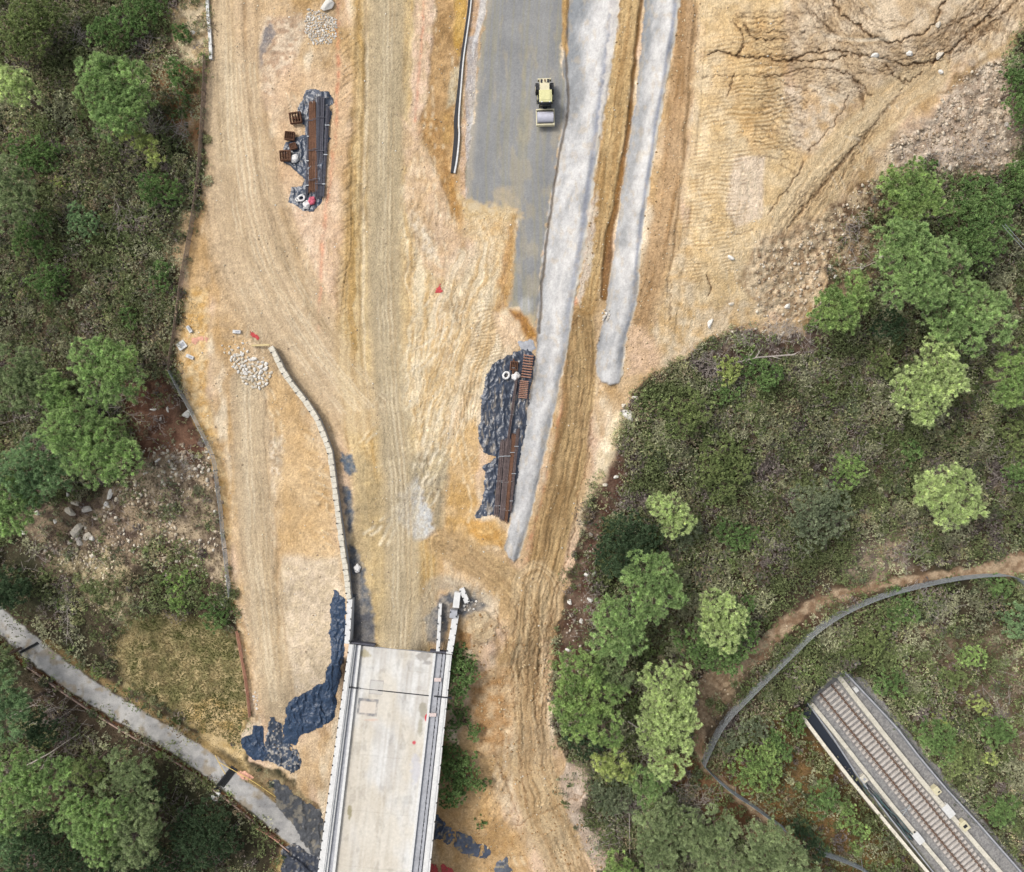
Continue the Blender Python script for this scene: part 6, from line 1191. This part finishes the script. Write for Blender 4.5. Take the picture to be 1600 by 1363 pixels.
# bare grey twigs
def twigs(label, spots, n, seed, L=(.7, 1.8), name='dead_branches', m=None, r=.018):
    q = random.Random(seed); b = B()
    for i in range(n):
        cx, cy, rx, ry = q.choice(spots); x = q.gauss(cx, rx*.5); y = q.gauss(cy, ry*.5); p = G(x, y, .35+q.uniform(0, .4)); a = q.uniform(0, 6.28); l = q.uniform(*L)
        e = p+Vector((math.cos(a)*l, math.sin(a)*l, q.uniform(-.1, .5))); b.cyl(p, e, r*1.3, r*.5, n=4, cap=False)
        for k in range(3): t = q.uniform(.3, .9); s = p.lerp(e, t); a2 = a+q.uniform(-1, 1); l2 = l*q.uniform(.25, .5); b.cyl(s, s+Vector((math.cos(a2)*l2, math.sin(a2)*l2, q.uniform(0, .2))), r*.7, r*.3, n=3, cap=False)
    o = b.build(name, m or M_dead); tag(recentre(o), label, 'branches', kind='stuff')
twigs('grey dead brushwood in the upper left heath near the fence', [(205,345,35,18),(245,200,15,20),(125,55,14,20),(225,70,25,20),(285,205,15,15),(70,55,18,14)], 260, 1)
twigs('dead twigs scattered through the reddish soil and stony slope', [(240,660,40,50),(295,720,25,25),(190,800,60,30),(120,860,50,40),(110,960,12,40),(60,860,30,30)], 260, 2, L=(.4, 1.1))
twigs('tangle of grey and brown felled brushwood along the edge of the sand', [(1110,565,40,16),(1170,530,50,18),(1230,520,40,20),(1330,370,25,50),(1120,590,25,15),(1450,250,50,20),(1520,230,40,30)], 420, 3, L=(.5, 1.5))
twigs('grey bare twigs through the right heath', [(1260,560,60,40),(1350,600,50,50),(1230,850,60,30),(1400,860,40,22),(1330,680,60,40),(1560,720,40,60),(1450,940,40,25),(1560,1100,40,60),(980,830,15,60),(920,950,20,80)], 600, 4, L=(.5, 1.4))
twigs('bare branches lying under the lower left pines', [(90,1110,40,30),(110,1170,50,40),(280,1260,60,30),(40,640,30,30),(180,620,20,15),(290,1340,60,20)], 200, 5, L=(.8, 2.4))
twigs('fallen branches in the wood left of the fence corner', [(1000,1180,40,60),(980,1270,30,40),(1090,1250,30,20),(940,1310,30,40),(1060,1240,30,30)], 220, 6, L=(.6, 2))
# fallen trunks one can pick out
def log(label, P, r0, r1, lift=.4, m=None, br=0, seed=1, name='fallen_trunk', cat='trunk'):
    q = random.Random(seed); pts = [G(x, y, lift+.3*i) for i, (x, y) in enumerate(P)]; root = thing(name, label, cat, tuple(pts[0])); b = B(); n = len(pts)-1
    for i in range(n): b.cyl(pts[i], pts[i+1], r0+(r1-r0)*i/n, r0+(r1-r0)*(i+1)/n, n=7)
    rel(b.build('stem', m or M_dead), root)
    for k in range(br):
        i = q.randrange(n); p = pts[i].lerp(pts[i+1], q.random()); d = (pts[i+1]-pts[i]).normalized(); a = math.atan2(d.y, d.x)+q.choice((-1, 1))*q.uniform(.4, .9); l = q.uniform(1, 2.2); b = B(); b.cyl(p, p+Vector((math.cos(a)*l, math.sin(a)*l, q.uniform(0, .5))), r1*.6+.015, .01, n=5); rel(b.build('branch', m or M_dead), root)
    return root
log('long pale fallen trunk lying across the heath beside the lime green bush', [(1085,582),(1130,572),(1180,560),(1236,556)], .05, .10, br=7, seed=1)
log('pale stick leaning over the dirt among the twigs in the upper left heath', [(169,374),(180,358),(190,342)], .04, .02, br=2, seed=2)
log('second pale stick beside the first in the upper left heath', [(180,366),(192,356),(202,346)], .04, .02, br=2, seed=3)
log('thin curved bare branch hanging between forked pine and sand', [(1322,421),(1345,420),(1360,413),(1378,415)], .06, .02, br=3, seed=4)
log('bare trunk slanting out of the lower left pine cluster', [(48,1192),(85,1172),(110,1155),(132,1140)], .10, .03, lift=.8, br=4, seed=5)
log('second bare trunk slanting out of the lower left pine cluster', [(70,1198),(82,1180),(96,1168)], .07, .03, lift=.8, br=2, seed=6)
log('bare trunk on the dark slope near the left edge below the lane', [(20,1118),(45,1105),(70,1092)], .07, .02, lift=.8, br=2, seed=7)
log('grey bare pole standing in the scrub below the yellowish pine', [(983,1330),(982,1290),(981,1262)], .06, .04, lift=.5, br=0, seed=8, name='wooden_pole', cat='pole')
log('short broken trunk poking from the left of the long pale pine', [(978,1120),(990,1127),(1003,1135)], .09, .05, lift=1.5, br=1, seed=9)
log('pale broken trunk end at the foot of the forked pine', [(1366,408),(1378,398),(1388,390)], .16, .10, lift=1.2, br=0, seed=10)
log('grey trunk leaning out from the green pine over the reddish soil', [(142,622),(160,628),(180,640)], .13, .06, lift=1.0, br=4, seed=11)
log('thin pale branches lying on the reddish soil below the green pine', [(188,640),(210,650),(225,664)], .05, .02, lift=.2, br=4, seed=12)
log('two thin bare stems leaning near the bottom of the wood right of the muddy track', [(982,1253),(1000,1275),(1018,1290)], .05, .02, lift=.6, br=2, seed=13)
log('single bare trunk standing on the stony slope above the old lane', [(107,945),(110,975),(110,1005)], .05, .02, lift=.3, br=4, seed=14)
# ---------------------------------------------------------------- stones
def rock_mesh(seed, flat=.6, m=None, rough=.12):
    q = random.Random(seed); bm = bmesh.new(); bmesh.ops.create_icosphere(bm, subdivisions=3, radius=1)
    pl = []
    for i in range(14): v = Vector((q.gauss(0, 1), q.gauss(0, 1), q.gauss(0, 1))).normalized(); pl.append((v, q.uniform(.48, .78)))
    sx, sy = q.uniform(.75, 1.25), q.uniform(.7, 1)
    for v in bm.verts:
        for n_, d in pl:
            t = v.co.dot(n_)-d
            if t > 0: v.co -= n_*t*.92
        v.co += Vector((math.sin(v.co.y*9+seed), math.cos(v.co.z*8+seed), math.sin(v.co.x*7)))*rough*.25
        v.co = Vector((v.co.x*sx, v.co.y*sy, v.co.z*flat+flat*.45))
    me = bpy.data.meshes.new('rock'); bm.to_mesh(me); bm.free(); me.materials.append(m); return me
RM = {k: [rock_mesh(s, .6, mm) for s in range(5)] for k, mm in (('p', M_rock), ('w', M_rockw), ('g', M_rockg), ('d', M_rockd))}
qr = random.Random(9)
def rock(x, y, r, kind='p', label=None, group=None, st=1.0, rz=None, name='boulder', dz=0):
    o = bpy.data.objects.new(name, qr.choice(RM[kind])); COL.objects.link(o); s = r/PPM; o.location = G(x, y, -.1*s+dz); o.scale = (s*st**.55, s/st**.55, s*.8); o.rotation_euler = (0, 0, qr.uniform(0, 6.3) if rz is None else rz); tag(o, label, 'rock', group); return o
for x, y, r, k, st, l in [(293,647,8.5,'w',1.05,'large round whitish boulder against the bend of the grey fence'), (512,8,12,'w',1.15,'big flat whitish boulder at the top edge beside the rubble heap'), (301,51,5.5,'w',1,'round white stone on the pale clearing by the kerb'),
  (981,648,12,'w',1.3,'largest white angular boulder at the edge of the right heath'), (984,661,5.5,'p',1,'smaller pale boulder just below the largest white one'), (988,669,5,'p',1.1,'pale stone lowest of the three below the largest white boulder'), (1004,655,5,'w',1.7,'upright narrow white stone right of the largest white boulder'), (993,622,6,'w',1.6,'elongated white stone in the heath above the largest white boulder'), (974,634,4.5,'p',1,'small pale stone above left of the largest white boulder'),
  (963,745,6,'w',1.1,'whitish boulder at the heath edge midway down the right border'), (945,758,6,'p',1,'pale boulder left of the whitish one midway down the right border'), (970,787,5,'g',1,'greyish stone just above the dark round evergreen'), (923,836,5,'g',1,'small grey stone near the muddy track left of the dark evergreen'),
  (917,898,6,'w',1.2,'leftmost of three white stones on red soil right of the muddy track'), (928,897,6,'w',1.3,'middle one of three white stones on red soil right of the muddy track'), (943,896,5,'w',1,'rightmost of three white stones on red soil right of the muddy track'), (922,937,5,'w',1.3,'single white stone below the three on red soil'), (890,941,5,'w',1,'pale stone at the very edge of the muddy track'), (908,970,6,'w',1.1,'round white stone left of the overlapping pine'), (888,1015,6.5,'w',1.4,'white broken stone left of the large pine top'),
  (1421,84,7,'w',1.3,'flat white rock uncovered where the long crack bends'), (1467,87,7,'p',1.3,'pale rock right of the long crack'), (1469,113,6,'w',1.1,'white block standing below the long crack on the ochre patch'), (1367,87,8,'w',1.8,'long flat whitish rock lying in the long crack'), (1466,38,7,'p',1.3,'pale rock on the crack rising to the top edge'), (1587,258,9,'p',1.2,'large pale boulder at the lower right of the rubble bank'), (1572,195,6,'g',1,'grey boulder on the right rim of the rubble bank'), (1484,262,6,'p',1,'pale boulder at the foot of the rubble bank'),
  (1230,479,6.5,'w',1,'round white boulder near the bright lone pine'), (1142,175+300,5,'p',1.5,'pale slab above the brushwood'), (1141,403,7,'w',1.5,'whitish flat rock on the ripples of the dozed apron'), (1109,505,7,'w',1.7,'long white rock lying in the small scrape on the apron'), (1297,418,6,'p',1.1,'pale stone above the bright lone pine'), (1305,432,5,'w',1.2,'white stone next to the pale one above the bright lone pine'), (1346,417,6,'g',1.2,'grey stone between the lone pine and the forked pine'), (1374,518,3.5,'w',1,'small white stone in the dark gap of the pines'),
  (172,773,9,'w',1.7,'flat white slab highest on the boulder slope'), (167,788,7.5,'w',.8,'white pointed boulder below the flat slab on the boulder slope'), (137,796,10,'g',1.4,'grey boulder in the middle of the boulder slope'), (111,800,12,'d',1.6,'long pale rimmed boulder left of the grey one'), (118,786,7,'p',1.3,'pale stone above the long rimmed boulder'), (122,827,17,'d',1.2,'largest weathered boulder of the boulder slope'), (138,838,10,'p',1.2,'pale block against the right of the largest weathered boulder'), (125,846,8,'g',1.2,'grey block under the largest weathered boulder'), (110,847,6,'p',1.4,'pale stone at the lower left of the largest weathered boulder'), (145,842,7,'w',1,'whitish stone at the right end of the boulder heap'),
  (59,802,7,'w',1.1,'upright white stone left of the boulder slope'), (49,807,5,'p',1,'small pale stone left of the upright white one'), (36,832,7,'w',1.2,'white stone nearest the left edge on the boulder slope'), (86,815,5,'w',1.1,'small white stone above left of the largest weathered boulder'), (106,773,4,'w',1.2,'small white stone under the broad pine'), (240,640,4,'w',1.8,'thin white stone left on the reddish soil'), (251,655,4,'w',1.6,'thin white stone right of the first on the reddish soil'), (262,640,4,'w',1.8,'thin white stone pointing at the round boulder'), (265,721,5,'w',1.2,'white stone above the pale dry slope'), (247,719,4.5,'w',1.5,'white stone left of the one above the pale dry slope'), (336,799,4,'w',1,'small white cube like stone beside the fence'), (334,950,5,'w',1.4,'white stone beside the low dark bush by the fence'), (348,946,4,'w',1.7,'upright white sliver right of the stone by the fence'), (24,972,5,'w',1,'white stone at the upper end of the old lane'),
  (406,610-55,0.1,'w',1,'')]:
    if l: rock(x, y, r, 'p' if k == 'd' else k, l, st=st)
# slabs of waste concrete by the fence
def chunk(label, x, y, sx, sy, h_, rz, m=M_concw):
    r = thing('concrete_slab', label, 'slab', tuple(G(x, y, .02)), rz); b = B(); b.box(0,0,0,sx,sy,h_,0); b.build('slab', m, r, bev=.03); b = B(); b.box(sx*.1,0,h_+.003,sx*.5,sy*.5,.02); b.build('recess', M_concg, r); return r
chunk('tilted white square slab beside the left fence', 285,540,1.05,.95,.25,.6); chunk('oblong white block above the tilted square slab', 297,515,.4,.9,.3,.6); chunk('oblong white block below the tilted square slab', 298,558,.95,.42,.3,-.4); chunk('lone white block lying north of the rock pile', 371,519,.95,.4,.3,-.05)
o = sheet('orange_spill', 'faded orange stain of crushed netting beside the white slab', [(290,528),(322,524),(325,534),(300,536)], M_orange, amp=.05, seed=31, tear=.35); o['category'] = 'netting'
o = sheet('red_spill', 'crimson paint marked patch near the head of the block wall', [(389,518),(398,518),(406,526),(400,532),(391,527)], mat('crimson', c_(206,84,84), .9, noise=(5, .25)), amp=.05, seed=32, tear=.1); o['category'] = 'marking'
o = sheet('red_spill', 'small red marked patch on the sand left of the cream fan', [(680,446),(688,444),(692,452),(686,460),(679,458)], mat('crimson', c_(206,84,84)), amp=.05, seed=33, tear=.1); o['category'] = 'marking'
o = sheet('orange_spill', 'orange netting heap at the upper end of the broad drain', [(372,1202),(388,1206),(396,1216),(384,1220),(372,1212)], M_orange, amp=.1, seed=34, tear=.25); o['category'] = 'netting'
# rock pile in the lane and white rubble heap
def pile(P, n, r, kinds, label, group, seed, gap=1.0, layers=1):
    q = random.Random(seed); done = []; P_ = np.array(P); t = 0
    while len(done) < n and t < 6000:
        t += 1; x = q.uniform(P_[:, 0].min(), P_[:, 0].max()); y = q.uniform(P_[:, 1].min(), P_[:, 1].max())
        if psdf(np.array([x], f4), np.array([y], f4), P)[0] > 0: continue
        rr_ = q.uniform(*r)
        if any((x-a)**2+(y-b_)**2 < ((rr_+c)*gap)**2 for a, b_, c in done): continue
        done.append((x, y, rr_)); kd = q.choice(kinds); rock(x, y, rr_, kd, ('large ' if rr_ > r[0]*.45+r[1]*.55 else 'small ')+dict(p='cream', w='white', g='grey')[kd]+' '+label, group+' '+kd.replace('p', 'cream').replace('w', 'white').replace('g', 'grey')+(' large' if rr_ > r[0]*.45+r[1]*.55 else ' small'), q.uniform(.85, 1.25), name='stone')
pile([(360,556),(375,552),(415,566),(425,585),(418,600),(405,608),(380,600),(376,585),(362,572)], 64, (3.2,5.2), 'pppww', 'stone lying in the stone pile left of the block wall', 'stones of the pile left of the block wall', 1, .62)
pile([(346,540),(385,532),(395,550),(352,556)], 14, (1.8,3.2), 'pw', 'stone scattered just above the stone pile', 'small stones above the stone pile', 2, 1)
pile([(482,15),(500,18),(525,30),(526,55),(518,68),(490,70),(478,50),(476,30)], 150, (1.9,3.4), 'gggwp', 'stone in the rubble heap at the top edge', 'stones of the rubble heap at the top', 3, .6)
pile([(938,485),(955,482),(950,500),(942,500)], 8, (2.5,4), 'wgg', 'stone in the little heap between the two grey slopes', 'stones between the two grey slopes', 4, .7)
pile([(395,1082),(402,1080),(404,1108),(398,1106)], 8, (1.6,3), 'pw', 'stone beside the lower end of the orange netting', 'stones beside the orange netting', 5, 1)
pile([(740,935),(745,938),(744,952),(722,955),(725,945)], 10, (1.5,3), 'gw', 'broken lump beside the end blocks of the bridge wall', 'broken lumps by the end blocks', 6, .8)
# loose pebbles: one mesh per area
def pebbles(label, P, n, r, cols, seed, thr=-1, sc=20, bias=None):
    q = np.random.default_rng(seed); P_ = np.array(P); x = q.uniform(P_[:, 0].min(), P_[:, 0].max(), n); y = q.uniform(P_[:, 1].min(), P_[:, 1].max(), n); zq = zone[np.clip(np.searchsorted(GV, y)-1, 0, NY-1), np.clip(np.searchsorted(GU, x)-1, 0, NX-1)]; k = in_poly(x, y, P) & (fbm(x/sc, y/sc, 3, seed) > thr) & ~np.isin(zq, (1, 2, 3)); x, y = x[k], y[k]; n = len(x)
    t = (1+5**.5)/2; ic = np.array([(-1,t,0),(1,t,0),(-1,-t,0),(1,-t,0),(0,-1,t),(0,1,t),(0,-1,-t),(0,1,-t),(t,0,-1),(t,0,1),(-t,0,-1),(-t,0,1)])/1.9
    fc = np.array([(0,11,5),(0,5,1),(0,1,7),(0,7,10),(0,10,11),(1,5,9),(5,11,4),(11,10,2),(10,7,6),(7,1,8),(3,9,4),(3,4,2),(3,2,6),(3,6,8),(3,8,9),(4,9,5),(2,4,11),(6,2,10),(8,6,7),(9,8,1)])
    s = (r[0]+(r[1]-r[0])*q.random(n)**2.5)/PPM; z = hza(x, y); kk = (1-z/CH)/PPM; a = q.uniform(0, 6.3, n); sh = q.uniform(.6, 1.4, (n, 12, 1)); v = ic[None]*sh*s[:, None, None]*np.array([1, .8, .6]); c_s, s_s = np.cos(a)[:, None], np.sin(a)[:, None]
    vx = v[..., 0]*c_s-v[..., 1]*s_s+((x-800)*kk)[:, None]; vy = v[..., 0]*s_s+v[..., 1]*c_s+((681.5-y)*kk)[:, None]; vz = v[..., 2]+z[:, None]+.1*s[:, None]
    Vv = np.stack([vx, vy, vz], -1).reshape(-1, 3); F = (fc[None]+12*np.arange(n)[:, None, None]).reshape(-1, 3); cc = np.array([C(*c) for c in cols])[q.integers(0, len(cols), n)]*q.uniform(.8, 1.15, (n, 1)); o = npmesh('gravel', Vv, F, M_pebble, np.repeat(cc, 12, 0)); tag(recentre(o), label, 'stones', kind='stuff')
pal1 = [(226,212,184),(206,190,160),(236,228,212),(180,160,132)]
pebbles('loose pale pebbles scattered over the sandy site', [(320,-50),(1250,-50),(1200,470),(1000,560),(880,900),(860,1363),(720,1363),(700,1000),(420,1100),(370,1000),(300,600),(320,300)], 2600, (.7,1.8), pal1, 1)
pebbles('loose stones on the dry stony slope left of the site', [(225,700),(320,690),(345,760),(358,900),(365,960),(300,930),(200,860),(90,930),(60,860),(180,780)], 4200, (.9,4.2), [(232,222,204),(214,200,176),(180,162,140),(150,134,118)], 2, -.1, 26)
pebbles('pale rubble of the lower boulder slope', [(75,860),(150,850),(205,880),(215,960),(180,975),(120,940)], 900, (.8,3.2), [(226,214,184),(206,190,160)], 3, .0, 16)
pebbles('grey broken rubble bank at the upper right', [(1375,255),(1400,215),(1450,195),(1475,150),(1510,110),(1575,90),(1592,150),(1600,210),(1590,255),(1560,278),(1500,282),(1440,270)], 2200, (.8,3.6), [(212,194,170),(194,176,152),(180,160,136),(226,212,190),(160,138,112)], 4)
pebbles('stony debris where the dozed apron meets the trees', [(1180,400),(1290,340),(1345,290),(1390,260),(1370,340),(1330,430),(1290,480),(1240,530),(1120,545),(1100,530),(1180,500)], 2400, (.8,3.6), [(214,196,170),(190,170,146),(150,124,98),(228,216,196)], 5)
pebbles('stones along the edge of the right heath', [(1000,600),(980,700),(940,800),(910,900),(885,980),(870,1060),(900,1060),(925,960),(945,860),(980,760),(1010,680)], 900, (.8,3.0), [(216,204,190),(184,168,154),(150,134,120)], 6)
pebbles('crumbled soil along the foot of the muddy bank right of the bridge', [(740,960),(900,960),(860,1060),(870,1230),(960,1363),(760,1363),(720,1200),(740,1100)], 1600, (.7,2.6), [(196,164,120),(176,140,96),(214,190,150)], 7)
pebbles('crumbs of soil lining the lanes and shotcrete edges', [(880,0),(1110,0),(1050,400),(1010,560),(930,620),(900,560),(870,480),(900,200)], 1200, (.6,1.8), [(216,196,160),(150,124,86)], 8)
pebbles('gravel on the dirt path along the wire fence', [(1080,1040),(1190,1000),(1330,915),(1450,895),(1440,920),(1320,950),(1220,1010),(1130,1110),(1110,1200),(1090,1180)], 900, (.7,2.4), [(222,204,176),(190,160,130)], 9)
